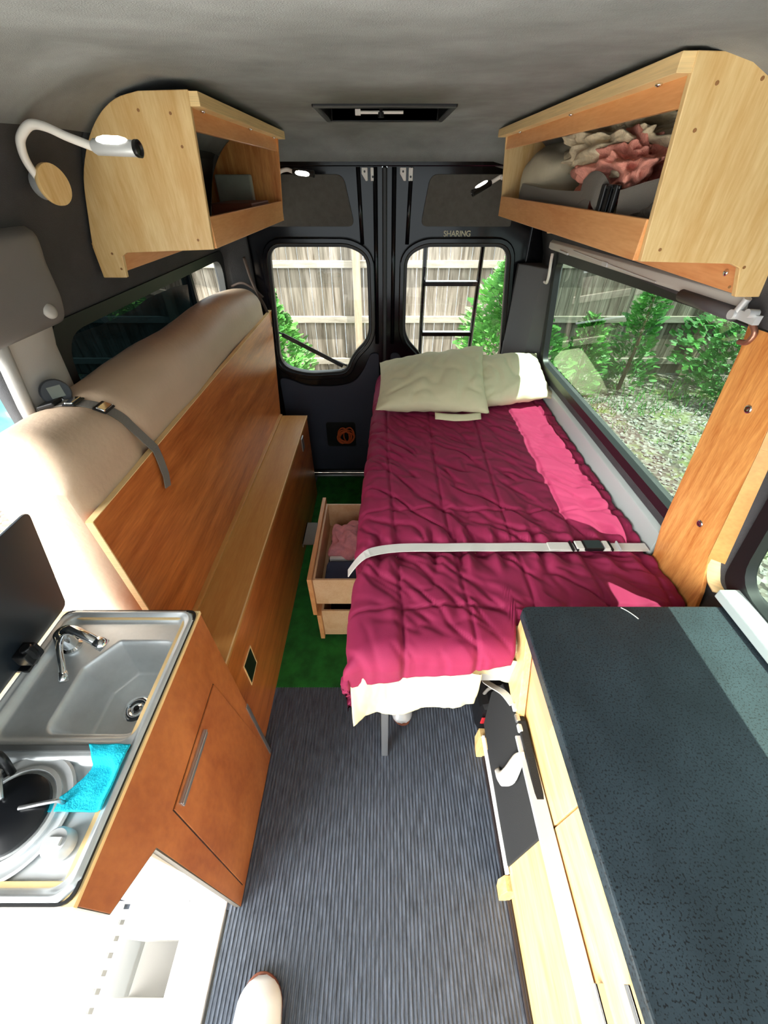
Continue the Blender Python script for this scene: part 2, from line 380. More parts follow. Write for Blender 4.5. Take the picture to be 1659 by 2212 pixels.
# perforated tread: plate strips around square holes
y=-.50
hs=.020; pitch=.033
b.box(-.90,-.80,YF,.149,-.012,.004)
b.box(-.778,-.76,YF,.149,-.012,.004)
yy=YF
while yy<.147:
    b.box(-.80,-.778,yy,yy+pitch-hs*.6,-.012,.004); yy+=pitch
tread=b.build('step_tread',white); tag(tread,'white metal door step with a row of holes beside the floor mat','step')
b=MB(); b.box(-.802,-.776,YF,.118,-.03,-.02); b.build('dark_backing',beigetrim,tread)
# ------------------------------------------------------------------ windows
def sidewin(name,sgn,y0,y1,z0,z1,panes,rad,lean=0,gw=.035,gm=None,label=None,rise=0):
    gm=gm or rubber
    def X(z): return sgn*(.869-.08*(z-.9))
    outer=rpoly([(y0-gw,z0-gw),(y1+gw,z0-gw),(y1+gw+lean,z1+gw+(.02 if rise else 0)),(y0-gw,z1+gw+rise)],rad*.6,6)
    inner=rpoly([(y0,z0),(y1,z0),(y1+lean,z1),(y0,z1+rise)],rad,6)
    b=MB(); b.ring(outer,inner,'X',0,1)
    for q in b.v: q.x=X(q.z)-sgn*(.018 if q.x<.5 else -.01)
    root=b.build(name,gm,auto=40); struct(root,label,'window')
    for i,(a,c,pm,dx) in enumerate(panes):
        b=MB(); b.add([(X(z0-.02)+sgn*dx,a,z0-.02),(X(z0-.02)+sgn*dx,c,z0-.02),(X(z1+.02)+sgn*dx,c,z1+.02+rise),(X(z1+.02)+sgn*dx,a,z1+.02+rise)],[(0,1,2,3)])
        b.build('pane',pm,root)
    return root
w1=sidewin('window_1',-1,1.04,2.30,.96,1.395,[(1.0,1.95,pane_dark,.012),(1.95,2.36,pane_clear,.006)],.09,label='dark tinted side window behind the rolled tan mattress')
b=MB(); b.box(-.86,-.835,1.94,1.965,.95,1.40); b.build('divider',rubber,w1)
w2=sidewin('window_2',1,.80,2.14,.945,1.40,[(.78,2.22,pane_green,.006)],.055,lean=.045,rise=.055,label='large tinted side window beside the bed')
w3=sidewin('window_3',1,-.3,.610,.955,1.41,[(-.35,.70,pane_green,.006)],.075,lean=.05,label='side window above the dark speckled counter')
# ------------------------------------------------------------------ rear doors
YD=2.44
win_l=rpoly([(-.645,.815),(-.49,.765),(-.235,.780),(-.190,.885),(-.084,.985),(-.088,1.39),(-.18,1.437),(-.60,1.437)],[.09,.09,.05,.09,.08,.11,.09,.07])
win_r=rpoly([(-p[0]+.02,p[1]) for p in [(-.69,.83),(-.49,.775),(-.235,.785),(-.195,.885),(-.092,.985),(-.092,1.39),(-.18,1.437),(-.62,1.437)]],[.09,.09,.05,.09,.08,.11,.09,.07])
def rear_door(name,x0,x1,win,upper,lower,lab,ulab):
    sgn=-1 if x0+x1<0 else 1
    # door skin: ring between rectangle and window, resampled radially
    cx=sum(p[0] for p in win)/len(win); cz=sum(p[1] for p in win)/len(win)
    outer=[]
    for p in win:
        dx,dz=p[0]-cx,p[1]-cz
        t=min([(x1-cx)/dx if dx>1e-6 else 9e9,(x0-cx)/dx if dx<-1e-6 else 9e9,(1.80-cz)/dz if dz>1e-6 else 9e9,(.02-cz)/dz if dz<-1e-6 else 9e9])
        outer.append((cx+dx*t,cz+dz*t))
    # make sure rectangle corners are included
    for (qx,qz) in ((x0,.02),(x1,.02),(x1,1.80),(x0,1.80)):
        k=min(range(len(outer)),key=lambda i:(outer[i][0]-qx)**2+(outer[i][1]-qz)**2); outer[k]=(qx,qz)
    b=MB(); b.ring(outer,win,'Y',YD,YD+.05)
    root=b.build(name,gloss); struct(root,lab,'door')
    # raised pressed frame lip + rubber gasket
    b=MB(); b.ring(offset_poly(win,.034),offset_poly(win,.006),'Y',YD-.026,YD+.01); b.build('window_lip',gloss,root,bevel=.006,auto=40)
    b=MB(); b.ring(offset_poly(win,.008),offset_poly(win,-.007),'Y',YD-.012,YD+.012); b.build('gasket',rubber,root)
    b=MB(); b.prism(offset_poly(win,.004),'Y',YD+.030,YD+.031); b.v=b.v[:len(win)]; b.f=[tuple(range(len(win)))]; b.build('pane',pane_clear,root)
    b=MB(); b.prism(upper,'Y',YD-.012,YD+.002); up=b.build('upper_panel',grypan,root,bevel=.003); up['label']=ulab
    b=MB(); b.prism(lower,'Y',YD-.014,YD+.002); lp=b.build('lower_panel',slate,root,bevel=.003); lp['label']='slate grey lower panel'
    # pressed ridges
    b=MB(); xx=sgn*.045; b.tube([(xx,YD-.004,.95),(xx,YD-.004,1.74)],.011,8); b.tube([(sgn*.115,YD-.002,1.44),(sgn*.125,YD-.002,1.74)],.010,8); b.build('pressed_rib',gloss,root,smooth=True)
    # white latch brackets at the top
    for k,(px,w) in enumerate(((.088,.022),(.052,.016))):
        b=MB(); s2=sgn
        cxx=-.094 if sgn<0 and k==0 else (-.056 if sgn<0 else (.086 if k==0 else .122))
        if k==0: poly=[(cxx-.014,1.738),(cxx+.014,1.738),(cxx+.014,1.690),(cxx+.004,1.690),(cxx-.014,1.716)]
        else: poly=[(cxx-.010,1.738),(cxx+.010,1.738),(cxx+.010,1.690),(cxx-.010,1.690)]
        b.prism(poly,'Y',YD-.012,YD); br=b.build('latch_bracket',whitep,root,bevel=.002)
        b=MB(); b.lathe([(.0045,0),(.0045,.004),(.002,.004)],(cxx,YD-.012,1.724 if k==0 else 1.705),(0,-1,0),12); b.build('screw',blackp,br)
    return root
lowL=rpoly([(-.66,.06),(-.035,.06),(-.035,.895),(-.085,.895),(-.125,.80),(-.19,.715),(-.30,.690),(-.50,.690),(-.60,.735),(-.66,.745)],[.02,.02,.03,.06,.1,.08,.08,.08,.05,.03])
d1=rear_door('door_1',-.72,-.012,win_l,rpoly([(-.62,1.515),(-.150,1.515),(-.195,1.715),(-.62,1.715)],[.01,.035,.04,.01]),lowL,'left rear door in gloss black with a window','grey carpeted upper panel')
d2=rear_door('door_2',.012,.74,win_r,rpoly([(.63,1.515),(.180,1.515),(.215,1.715),(.63,1.715)],[.01,.035,.04,.01]),rpoly([(-p[0],p[1]) for p in [(-.66,.06),(-.035,.06),(-.035,.895),(-.085,.895),(-.125,.80),(-.19,.715),(-.30,.690),(-.50,.690),(-.60,.735),(-.66,.745)]],[.02,.02,.03,.06,.1,.08,.08,.08,.05,.03]),'right rear door in gloss black with a window and lettering','grey carpeted upper panel beside the small lamp')
cu=bpy.data.curves.new('sticker_lettering','FONT'); cu.body='SHARING'; cu.size=.034; cu.extrude=.0006; cu.align_x='CENTER'; cu.space_character=.95; cu.offset=.0006
cu.materials.append(mat('gold_lettering',S(196,190,160),.4))
tx=bpy.data.objects.new('sticker_lettering',cu); COL.objects.link(tx); tx.parent=d2; tx.location=Vector((.368,YD-.003,1.474))-ORI[d2.name]; tx.rotation_euler=(pi/2,0,0); tx['label']='pale block letters'
# door frame around the doors + centre seal
b=MB(); b.box(-.865,-.72,YD-.01,YD+.05,0,1.82); b.box(.74,.865,YD-.01,YD+.05,0,1.82); b.box(-.72,.74,YD-.012,YD+.05,1.742,1.84); b.box(-.66,.66,YD-.012,YD+.05,1.84,1.88)
struct(b.build('trim_4',gloss,bevel=.004),'gloss black body frame around the rear doors','door frame')
b=MB(); b.box(-.012,.012,YD-.018,YD+.045,.05,1.742); struct(b.build('trim_5',rubber,bevel=.006),'black rubber seal between the two rear doors','seal')
# grey C-pillar pad on the right between rear door and window
b=MB(); b.prism([(.70,2.435),(.70,2.40),(.79,2.27),(.865,2.24),(.865,2.435)],'Z',.60,1.36); struct(b.build('trim_6',mat('grey_pillar_pad',S(96,98,100),.9,bump=.3,bscale=300),bevel=.006),'grey pillar pad between the rear door and the side window','pillar pad')
b=MB(); b.prism([(-.70,2.435),(-.70,2.41),(-.79,2.34),(-.865,2.32),(-.865,2.435)],'Z',.60,1.55); struct(b.build('trim_7',lwall,bevel=.006),'dark pillar pad behind the mattress end','pillar pad')
# left B pillar and its cover
b=MB()
def bp(u,v):
    z=1.46*v; y=.842+.185*u; e=math.sin(pi*min(1,max(0,u*1.0)))**.5
    return (-half(z)-.004+.034*e,y,z)
b.grid(bp,14,20); struct(b.build('trim_8',beigetrim,smooth=True),'pale grey pillar beside the sliding door opening','pillar')
b=MB(); b.tube([(-half(z)+.012,.842,z) for z in (0,.5,.9,1.1,1.3,1.46)],.015,8); struct(b.build('trim_9',beigetrim,smooth=True),'weather seal along the sliding door opening','seal')
b=MB()
def cv(u,v):
    y=.74+.32*u; z=1.425+.20*v+.03*(1-u)*0; e=(1-abs(2*u-1)**8)*(1-abs(2*v-1)**8)
    return (-half(z)-.004+.050*e**.5,y-.03*v,z)
b.grid(cv,24,20)
tr=b.build('trim_10',mat('pillar_cover',S(112,110,110),.6,bump=.1,bscale=500),smooth=True); struct(tr,'grey cover over the pillar with a round button','pillar cover')
b=MB(); b.lathe([(.014,0),(.016,.003),(.015,.008),(.007,.012)],(-half(1.47)+.046,.965,1.472),(1,-.2,.2),20); b.build('button',beigetrim,tr,smooth=True)
# wooden pillar on the right
def pillar():
    b=MB(); b.prism([(.60,.60),(.885,.60),(.86,.80),(.885,.90),(.925,1.40),(.94,1.47),(.79,1.47),(.745,1.25),(.695,.95),(.66,.86)],'X',.838,.850)
    for q in b.v: q.x-=(q.z-.9)*.055
    root=b.build('trim_11',orange_z,bevel=.002); struct(root,'orange wooden pillar board between the two right windows','pillar')
    b=MB()
    for y,z in ((.822,1.305),(.772,1.005)):
        b.lathe([(.010,0),(.010,.002),(.006,.004),(.002,.002)],(.838-(z-.9)*.055,y,z),(-1,0,0),16)
        b.build('screw',chrome,root,smooth=True); b=MB()
    b=MB()
    ed=[(.645,.93),(.700,.955),(.745,1.25),(.79,1.47)]
    for (y0,z0),(y1,z1) in zip(ed[1:],ed[2:]):
        x0=.838-(z0-.9)*.055; x1=.838-(z1-.9)*.055
        b.add([(x0,y0,z0),(x1,y1,z1),(x1+.04,y1-.03,z1),(x0+.04,y0-.03,z0)],[(0,1,2,3)])
    rv=b.build('reveal',bench_t,root,solid=.006); rv['label']='yellowish plywood reveal'
    b=MB(); pts=[(.838,.700,.955),(.838,.683,.925),(.838,.665,.905),(.838,.635,.898)]
    b.add([p for q in bez(pts,6) for p in (tuple(q),(q.x+.06,q.y-.03,q.z+.005))],[(2*i,2*i+2,2*i+3,2*i+1) for i in range(18)])
    rv=b.build('curved_edge',edge_w,root,solid=.006,smooth=True); rv['label']='pale curved plywood edge'
pillar()
# pale sill board along the bed, dark ledge
b=MB(); b.prism([(.842,.70),(.862,.70),(.872,.872),(.862,.872),(.848,.862)],'Y',.875,2.0); struct(b.build('trim_12',mat('pale_sill',S(178,190,188),.5),bevel=.004),'pale grey sill board between bed and side window','sill')
b=MB(); b.box(.80,.87,.20,.598,.925,.95); struct(b.build('trim_13',mat('pale_sill_2',S(168,180,178),.5),bevel=.003),'pale sill board beside the counter','sill')
# ------------------------------------------------------------------ roof vent
root=empty('roof_vent',(0,1.85,1.866)); tag(root,'dark recessed roof vent with a pale crank bar in the grey ceiling','roof vent')
b=MB(); b.ring([(-.215,1.65),(.215,1.65),(.215,2.05),(-.215,2.05)],[(-.195,1.67),(.195,1.67),(.195,2.03),(-.195,2.03)],'Z',1.858,1.90); b.build('frame',blackp,root,bevel=.004)
b=MB(); b.box(-.20,.20,1.665,2.035,1.925,1.935); b.box(-.205,-.198,1.66,2.04,1.86,1.93); b.box(.198,.205,1.66,2.04,1.86,1.93); b.box(-.205,.205,2.03,2.04,1.86,1.93); b.box(-.205,.205,1.66,1.667,1.88,1.93); b.build('lid',blackp,root)
b=MB(); b.tube([(-.085,1.80,1.862),(.06,1.80,1.862)],.004,8); b.box(-.095,-.078,1.793,1.807,1.855,1.869); b.build('crank_bar',whitep,root,smooth=False)
b=MB(); b.tube([(-.012,1.80,1.862),(-.012,1.80,1.90)],.006,8); b.lathe([(.010,0),(.010,.012)],(-.012,1.80,1.85),(0,0,1),12); b.build('knob',blackp,root)
# ------------------------------------------------------------------ overhead cabinets
plug=mat('dowel_brown',S(150,104,60),.6)
def cab(sgn,yn,yf,xf,zb,zt,pts,name,label,rail_y,farm=orange_z):
    """sgn side, near end yn, far end yf, face at xf, bottom zb, top zt, pts = outline of the side panel in (x,z)"""
    root=empty(name,(sgn*xf,(yn+yf)/2,zb)); tag(root,label,'overhead cabinet')
    t=.013
    b=MB(); b.prism([(sgn*x,z) for x,z in pts],'Y',yn,yn+t); b.build('side_panel',ply,root,bevel=.0015)
    b=MB(); b.prism([(sgn*x,z) for x,z in pts],'Y',yf-t,yf); b.build('side_panel',farm,root,bevel=.0015)  # left far panel is the same ply, its shade put into the orange
    b=MB(); b.box(sgn*xf,sgn*(xf+.012),yn+t,yf-t,zb,zb+.068); b.build('shelf_lip',orange,root,bevel=.001)
    xt=xf-.01
    b=MB(); b.box(sgn*(xt),sgn*(xt+.012),yn+t,yf-t,zt-.062,zt-.012); b.build('top_rail',orange,root,bevel=.001)
    b=MB(); b.box(sgn*(xt-.03),sgn*(xt+.012),yn+.002,yf+.03,zt-.024,zt); ba=b.build('ceiling_batten',edge_w,root,bevel=.001); ba['label']='layered plywood batten along the ceiling'
    b=MB(); b.box(sgn*(xf+.012),sgn*(half(zb)-.004),yn+t,yf-t,zb+.001,zb+.012); b.build('bottom_board',orange,root)
    # back and sloping top
    b=MB()
    prof=[(half(z)-.006,z) for z in (zb,1.62,1.70,1.76,1.81,1.84)]+[(xf+.05,zt-.012),(xf,zt-.012)]
    for (x0,z0),(x1,z1) in zip(prof,prof[1:]): b.add([(sgn*x0,yn+t,z0),(sgn*x0,yf-t,z0),(sgn*x1,yf-t,z1),(sgn*x1,yn+t,z1)],[(0,1,2,3)])
    bk=b.build('back_lining',lwall,root,solid=.004,smooth=True); bk['label']='dark carpeted lining'
    b=MB(); b.box(sgn*(half(1.53)-.038),sgn*(half(1.53)-.024),yn+t,yf-t,zb-.062,zb); b.build('lower_rail',orange,root,bevel=.001)
    # bolts and dowels
    for y in rail_y:
        b=MB(); b.lathe([(.006,0),(.006,.003),(.003,.005)],(sgn*(xt-.010),y,zt-.024),(0,0,-1),12); b.build('bolt',chrome,root,smooth=True)
    b=MB(); b.lathe([(.007,0),(.007,.003),(.003,.005)],(sgn*(half(1.53)-.038),yn+.07,zb-.030),(-sgn,0,0),12); b.build('bolt',chrome,root,smooth=True)
    for (x,z) in ((xf+.04,zb+.02),(xf+.03,zt-.035),(xf+.10,zt-.03),(xf+.022,zt-.09),(half(1.53)-.06,zb-.01),(half(1.53)-.07,zb-.045)):
        b=MB(); b.lathe([(.003,0),(.003,.0008)],(sgn*x,yn,z),(0,-1,0),10); b.build('dowel_plug',plug,root)
    return root
lp=[(.455,1.555),(.690,1.548),(.705,1.540),(.714,1.490),(.777,1.490)]+[tuple(q[:2]) for q in bez([(.775,1.56,0),(.757,1.62,0),(.730,1.70,0),(.690,1.762,0),(.645,1.806,0),(.595,1.834,0),(.54,1.846,0)],4)]+[(.43,1.848)]
cab(-1,1.25,2.20,.45,1.556,1.846,lp,'overhead_cabinet','birch plywood overhead cabinet on the left wall above the rolled mattress',(1.32,1.75,2.1))
rp=[(.515,1.572),(.700,1.568),(.722,1.560),(.742,1.508),(.800,1.508)]+[tuple(q[:2]) for q in bez([(.790,1.56,0),(.767,1.62,0),(.745,1.70,0),(.720,1.76,0),(.685,1.81,0),(.65,1.838,0),(.60,1.850,0)],4)]+[(.487,1.852)]
cab(1,.93,2.20,.505,1.572,1.852,rp,'overhead_cabinet','birch plywood overhead cabinet on the right wall stuffed with blankets',(1.02,1.45,1.95),ply)
# ------------------------------------------------------------------ lumpy cloth helper
def lump(name,c,r,m,seed,amp=.25,parent=None,fold=1.6,flat=.0,res=(40,24),rot=0,ridge=.5):
    b=MB()
    def f(u,v):
        a=2*pi*u; t=pi*v; d=Vector((math.sin(t)*math.cos(a),math.sin(t)*math.sin(a),math.cos(t)))
        e=Vector((math.copysign(abs(d.x)**.75,d.x),math.copysign(abs(d.y)**.75,d.y),math.copysign(abs(d.z)**.75,d.z)))
        k=1+amp*fbm(d*fold+Vector((seed*3.1,seed*1.7,0)),4)-ridge*amp*abs(noise.noise(d*fold*2.2+Vector((seed,9,2))))
        p=Vector((e.x*r[0]*k,e.y*r[1]*k,e.z*r[2]*k))
        if flat and p.z<-r[2]*flat: p.z=-r[2]*flat
        p=Matrix.Rotation(rot,3,'Z')@p
        return Vector(c)+p
    b.grid(f,*res)
    return b.build(name,m,parent,smooth=True,sub=1)
# contents of the right overhead cabinet
zc=1.585
o=lump('sleeping_bag',(.645,1.905,zc+.105),(.115,.235,.105),khaki,1,.10,flat=.95); tag(o,'pale khaki rolled bedding at the far end of the right overhead cabinet','bedding')
o=lump('blanket',(.635,1.42,zc+.172),(.100,.28,.060),beige,2,.55,fold=2.8,ridge=1.0,res=(80,48)); tag(o,'beige patterned blanket on top of the pink cloth in right cabinet','blanket')
o=lump('blanket',(.620,1.315,zc+.118),(.096,.255,.072),pink,3,.55,fold=2.6,ridge=1.3,res=(80,48)); tag(o,'crumpled salmon pink blanket in the right overhead cabinet','blanket')
o=lump('sweater',(.60,1.03,zc+.045),(.06,.075,.05),greywool,4,.35,fold=3,flat=.9); tag(o,'grey woollen garment at the near end of the right cabinet','clothing')
o=lump('garment',(.63,1.27,zc+.03),(.09,.24,.035),greyc,5,.3,fold=2.5,flat=.8); tag(o,'folded grey green garment on the floor of the right cabinet','clothing')
root=empty('webbing_strap',(.53,1.40,zc+.06)); tag(root,'wide grey webbing strap with black buckle across the right cabinet','strap')
b=MB(); b.ribbon(bez([(.60,2.14,zc+.06),(.535,2.0,zc+.072),(.528,1.7,zc+.062),(.525,1.45,zc+.060),(.518,1.27,zc+.064)],10),(0,0,1),.055,.002); b.build('webbing',webg,root,smooth=False)
b=MB(); b.ribbon(bez([(.525,1.36,zc+.085),(.518,1.30,zc+.10),(.515,1.24,zc+.098),(.522,1.20,zc+.075),(.523,1.15,zc+.07)],10),(.1,0,1),.055,.0015); b.build('tail_loop',webg,root,smooth=False)
b=MB()
for yy,w in ((1.20,.020),(1.165,.018),(1.135,.012)): b.box(.513,.524,yy-w/2,yy+w/2,zc+.035,zc+.105)
b.box(.516,.524,1.125,1.21,zc+.036,zc+.044); b.box(.516,.524,1.125,1.21,zc+.096,zc+.104); b.build('buckle',blackp,root,bevel=.003)
b=MB(); b.box(.511,.514,1.148,1.153,zc+.04,zc+.10); b.build('metal_bar',chrome,root)
b=MB(); b.ribbon(bez([(.523,1.12,zc+.07),(.54,1.05,zc+.085),(.57,.98,zc+.10)],8),(0,0,1),.05,.002); b.build('webbing',webg,root)
# left cabinet: pale folded card with dark corner, dark box
b=MB(); b.box(-.69,-.545,2.09,2.125,1.571,1.712); o=b.build('folded_towel',greyc,bevel=.006); tag(o,'pale grey folded towel at the far end inside the left overhead cabinet','towel')
b=MB(); b.box(-.62,-.475,1.78,2.05,1.570,1.632); o=b.build('storage_box',brownl,bevel=.004); tag(o,'low reddish brown box in front of the towel in the left cabinet','box')
# ------------------------------------------------------------------ reading lamps
def goose(name,label,base,disk_n,path,head_dir,led_up,full=True):
    root=empty(name,base); tag(root,label,'reading lamp','gooseneck reading lamps')
    base=Vector(base)
    if full:
        n_=Vector(disk_n).normalized()
        b=MB(); b.lathe([(.024,0),(.026,.003),(.026,.030)],base,n_,28); b.build('base',silver,root,auto=40)
        b=MB(); b.lathe([(.034,.030),(.035,.032),(.035,.038),(.034,.040)],base,n_,36); d=b.build('disc',ply,root,auto=40); d['label']='round birch plywood disc'
    P_=bez(path,12)
    b=MB(); b.tube(P_,.0075,12); b.build('gooseneck',whitep,root,smooth=True)
    e=P_[-1]; hd=Vector(head_dir).normalized()
    b=MB(); b.lathe([(.009,0),(.0125,.006),(.0125,.085)],e,hd,24); b.build('lamp_head',silver if full else blackp,root,auto=40)
    b=MB(); b.lathe([(.0125,.085),(.0135,.087),(.0135,.093),(.011,.094),(.008,.090),(.004,.092)],e,hd,24); b.build('lens_cap',blackp,root,auto=40)
    up=Vector(led_up); up=(up-hd*up.dot(hd)).normalized()
    b=MB(); b.tube([e+hd*t+up*.0095 for t in (.014,.018,.030,.060,.072,.076)],[.003,.006,.0085,.0085,.006,.003],12); b.build('led_strip',led,root,smooth=True)
goose('reading_lamp','white gooseneck reading lamp with lit head near the left cabinet side',(-.722,1.075,1.690),(1,-.30,0),
      [(-.700,1.045,1.695),(-.703,1.035,1.722),(-.699,1.03,1.743),(-.690,1.03,1.760),(-.664,1.03,1.776),(-.638,1.03,1.774),(-.605,1.03,1.761),(-.575,1.03,1.751),(-.560,1.03,1.746)],(1,-.10,-.035),(0,-.5,1))
goose('reading_lamp','lit lamp head at the far end of the left cabinet',(-.45,2.215,1.66),(0,1,0),[(-.455,2.215,1.70),(-.45,2.225,1.72),(-.42,2.23,1.728),(-.395,2.23,1.722)],(1,-.1,-.1),(0,-1,-.2),False)
goose('reading_lamp','small dark lamp head by the far end of the right cabinet',(.50,2.215,1.66),(0,1,0),[(.505,2.215,1.70),(.50,2.225,1.705),(.475,2.23,1.692),(.462,2.23,1.686)],(-1,-.35,-.45),(0,0,1),False)
# ------------------------------------------------------------------ left wall gauge
root=empty('battery_gauge',(-.83,.925,1.30)); tag(root,'black round gauge with a small screen on the left wall by the mattress','gauge')
b=MB(); b.lathe([(.034,-.012),(.037,.0),(.037,.012),(.030,.018)],(-.826,.930,1.298),(1,-.35,.1),28); b.build('mount',blackp,root,auto=40)
b=MB(); b.lathe([(.020,0),(.020,.03),(.030,.034),(.031,.05),(.028,.054)],(-.812,.922,1.302),(.75,-.65,.25),28); b.build('body',mat('dark_grey_plastic',S(52,56,62),.4),root,auto=40)
b=MB(); q=Vector((.75,-.65,.25)).normalized(); e=Vector((-.812,.922,1.302))+q*.0545; sd=q.cross(Vector((0,0,1))).normalized(); uu=sd.cross(q)
b.add([e+sd*a*.014+uu*(c*.013+.002) for a,c in ((-1,-1),(1,-1),(1,1),(-1,1))],[(0,1,2,3)]); b.build('screen',mat('lcd_screen',S(120,126,118),.2),root,solid=.001)
b=MB(); b.lathe([(.005,0),(.005,.003)],e-uu*.019,q,12); b.build('button',silver,root)
# ------------------------------------------------------------------ bench
root=empty('storage_bench',(-.66,1.4,0)); tag(root,'long brown plywood storage bench along the left wall','bench')
b=MB(); b.box(-.86,-.470,.57,2.205,.585,.60); b.build('lid',bench_t,root,bevel=.0015)
b=MB(); b.box(-.487,-.474,.57,2.20,.004,.585); b.box(-.86,-.487,2.187,2.20,.004,.585); b.box(-.86,-.487,.57,.583,.004,.585); b.build('front_panel',bench_w,root,bevel=.001)
b=MB(); b.prism(rpoly([(.672,.328),(.748,.338),(.748,.445),(.672,.450)],.004,2),'X',-.4745,-.4725); v_=b.build('vent_opening',blackp,root); v_['label']='black square vent opening'
b=MB(); b.ring([(.669,.324),(.751,.335),(.751,.449),(.669,.454)],[(.673,.329),(.747,.339),(.747,.444),(.673,.449)],'X',-.4745,-.4715); b.build('vent_trim',edge_w,root)
b=MB(); b.box(-.473,-.466,1.95,2.0,.500,.58); b.build('latch',alu,root,bevel=.002)
b=MB(); b.box(-.4745,-.470,.572,2.203,.5995,.6015); b.build('edge_band',edge_w,root)
# folded bunk panel
root=empty('folded_bunk',(-.64,1.5,.60)); tag(root,'brown plywood bunk panel folded up on the bench against the mattress','bunk panel')
b=MB(); b.prism([(.640,.602),(2.222,.602),(2.40,1.118),(2.42,1.135),(.640,1.128)],'X',-.652,-.636); b.build('panel',bench_w,root,bevel=.001)
b=MB(); b.box(-.6525,-.6355,.6375,.6405,.602,1.128); b.prism([(.640,1.1275),(2.42,1.1345),(2.42,1.1365),(.640,1.1295)],'X',-.6525,-.6355); e_=b.build('edge_band',edge_w,root); e_['label']='pale plywood edge'
b=MB(); b.box(-.64,-.62,.66,2.2,.6005,.612); b.build('stop_strip',bench_t,root,bevel=.002)
# mattress
b=MB()
NP=36
def matt(u,v):
    # u around cross section from panel side over the top to the wall, v along Y with rounded ends
    a=u*pi
    y=.655+(2.33-.655)*v
    # section: x from -.655 to -.862 ; straight sides below 1.16, dome above
    e0=min((y-.655)/.06,1); e1=min((2.33-y)/.07,1)
    sc_=max(.02,math.sin(min(1,e0)*pi/2))**.55*max(.02,math.sin(min(1,e1)*pi/2))**.6
    cxm=-.753; w=.099*(.80+.20*sc_) 
    ztop=1.185+.117*sc_-.035*max(0,(y-1.9)/.43)
    if u<.3: t=u/.3; x=cxm+w; z=.64+(1.185-.64)*t
    elif u>.7: t=(1-u)/.3; x=cxm-w; z=.64+(1.185-.64)*t
    else:
        t=(u-.3)/.4*pi; x=cxm+w*math.copysign(abs(math.cos(t))**.8,math.cos(t)); z=1.185+(ztop-1.185)*math.sin(t)**.85
    n_=.010*fbm((x*3,y*2.2,z*3),3)
    # slight pinch below the strap at y=.94
    p=-.012*math.exp(-((y-(.945-.085*min(1,max(0,(u-.26)/.295))))/.03)**2)
    bul=.012*math.sin(min(1,max(0,(z-.64)/.6))*pi)
    return (x+(n_+p+0*bul)*(1 if x>cxm else -.2),y,z+(n_+p if z>1.18 else 0))
vs=[]; 
b.grid(lambda u,v:matt(u,v),48,110)
k=len(b.v); nn=49
b.f.append(tuple(range(nn-1,-1,-1))); b.f.append(tuple(range(110*nn,111*nn)))
mt=b.build('rolled_mattress',tanm,auto=60); tag(mt,'tan vinyl mattress folded on edge between the bunk panel and left wall','mattress')
def sect(y,off,dy=0):
    pts=[]
    for i in range(61):
        u=.26+.52*i/60; yi=y+dy*min(1,i/34); p=Vector(matt(u,(yi-.655)/(2.33-.655))); c=Vector((-.757,yi,1.15)); d=(p-c); d.y=0; pts.append(p+d.normalized()*off)
    return pts
root=empty('mattress_strap',(-.72,.94,1.2)); tag(root,'grey webbing strap with black and steel buckles around the tan mattress','strap')
sp=sect(.945,.006,-.085)
b=MB(); b.ribbon([(-.626,.915,1.02),(-.624,.925,1.055),(-.628,.935,1.10),(-.632,.94,1.132)]+sp[8:],(0,1,0),.030,.0025); b.build('webbing',webg,root)
def clip(name,i,l,m,h=.006,w=.038):
    p=sp[i]; t=(sp[i+1]-sp[i-1]).normalized(); nn_=Vector((0,1,0)).cross(t); 
    if nn_.dot(p-Vector((-.757,.94,1.15)))<0: nn_=-nn_
    M=Matrix(((t.x,0,nn_.x,p.x),(t.y,1,nn_.y,p.y),(t.z,0,nn_.z,p.z),(0,0,0,1)))
    b=MB(); b.box(-l/2,l/2,-w/2,w/2,0,h,M); return b.build(name,m,root,bevel=.0025)
clip('steel_slide',17,.020,chrome,.009); clip('slide_frame',17,.030,blackp,.005,.044)
clip('steel_slide',25,.016,chrome,.009); clip('slide_frame',25,.026,blackp,.005,.044)
clip('buckle',31,.036,blackp,.010,.040); clip('buckle_end',36,.010,whitep,.009,.036); clip('slide_frame',40,.006,blackp,.006,.040); clip('slide_frame',44,.006,blackp,.006,.040)
b=MB(); b.tube(bez([(-.70,2.31,1.40),(-.690,2.33,1.30),(-.672,2.335,1.235),(-.655,2.36,1.17),(-.645,2.37,1.12),(-.640,2.375,1.06)],10),.008,8); b.tube(bez([(-.80,2.33,1.27),(-.74,2.325,1.285),(-.690,2.33,1.26),(-.650,2.345,1.215)],8),.006,8)
tag(b.build('tie_cord',ropem,smooth=True),'dark braided cord tied around the far end of the tan mattress','cord')
# coil of orange cord in the door panel recess
root=empty('cord_coil',(-.27,2.40,.27)); tag(root,'coil of orange cord in the dark pocket low on the left rear door','cord')
b=MB(); b.prism(rpoly([(-.40,.255),(-.20,.255),(-.20,.44),(-.40,.44)],.02,4),'Y',2.424,2.4275); pk=b.build('pocket',blackp,root)
b=MB()
for k in range(7):
    ph=R.uniform(0,6); rx=R.uniform(.035,.06); rz=R.uniform(.045,.075); cxk=-.265+R.uniform(-.02,.02); czk=.345+R.uniform(-.012,.012); tl=R.uniform(-.4,.4)
    b.tube([(cxk+rx*math.cos(a)+rz*math.sin(a)*tl*.5,2.412-R.uniform(0,.012),czk+rz*math.sin(a)*.9) for a in [ph+2*pi*i/20 for i in range(20)]],.0045,6,closed=True)
b.build('coil',cordo,root,smooth=True)
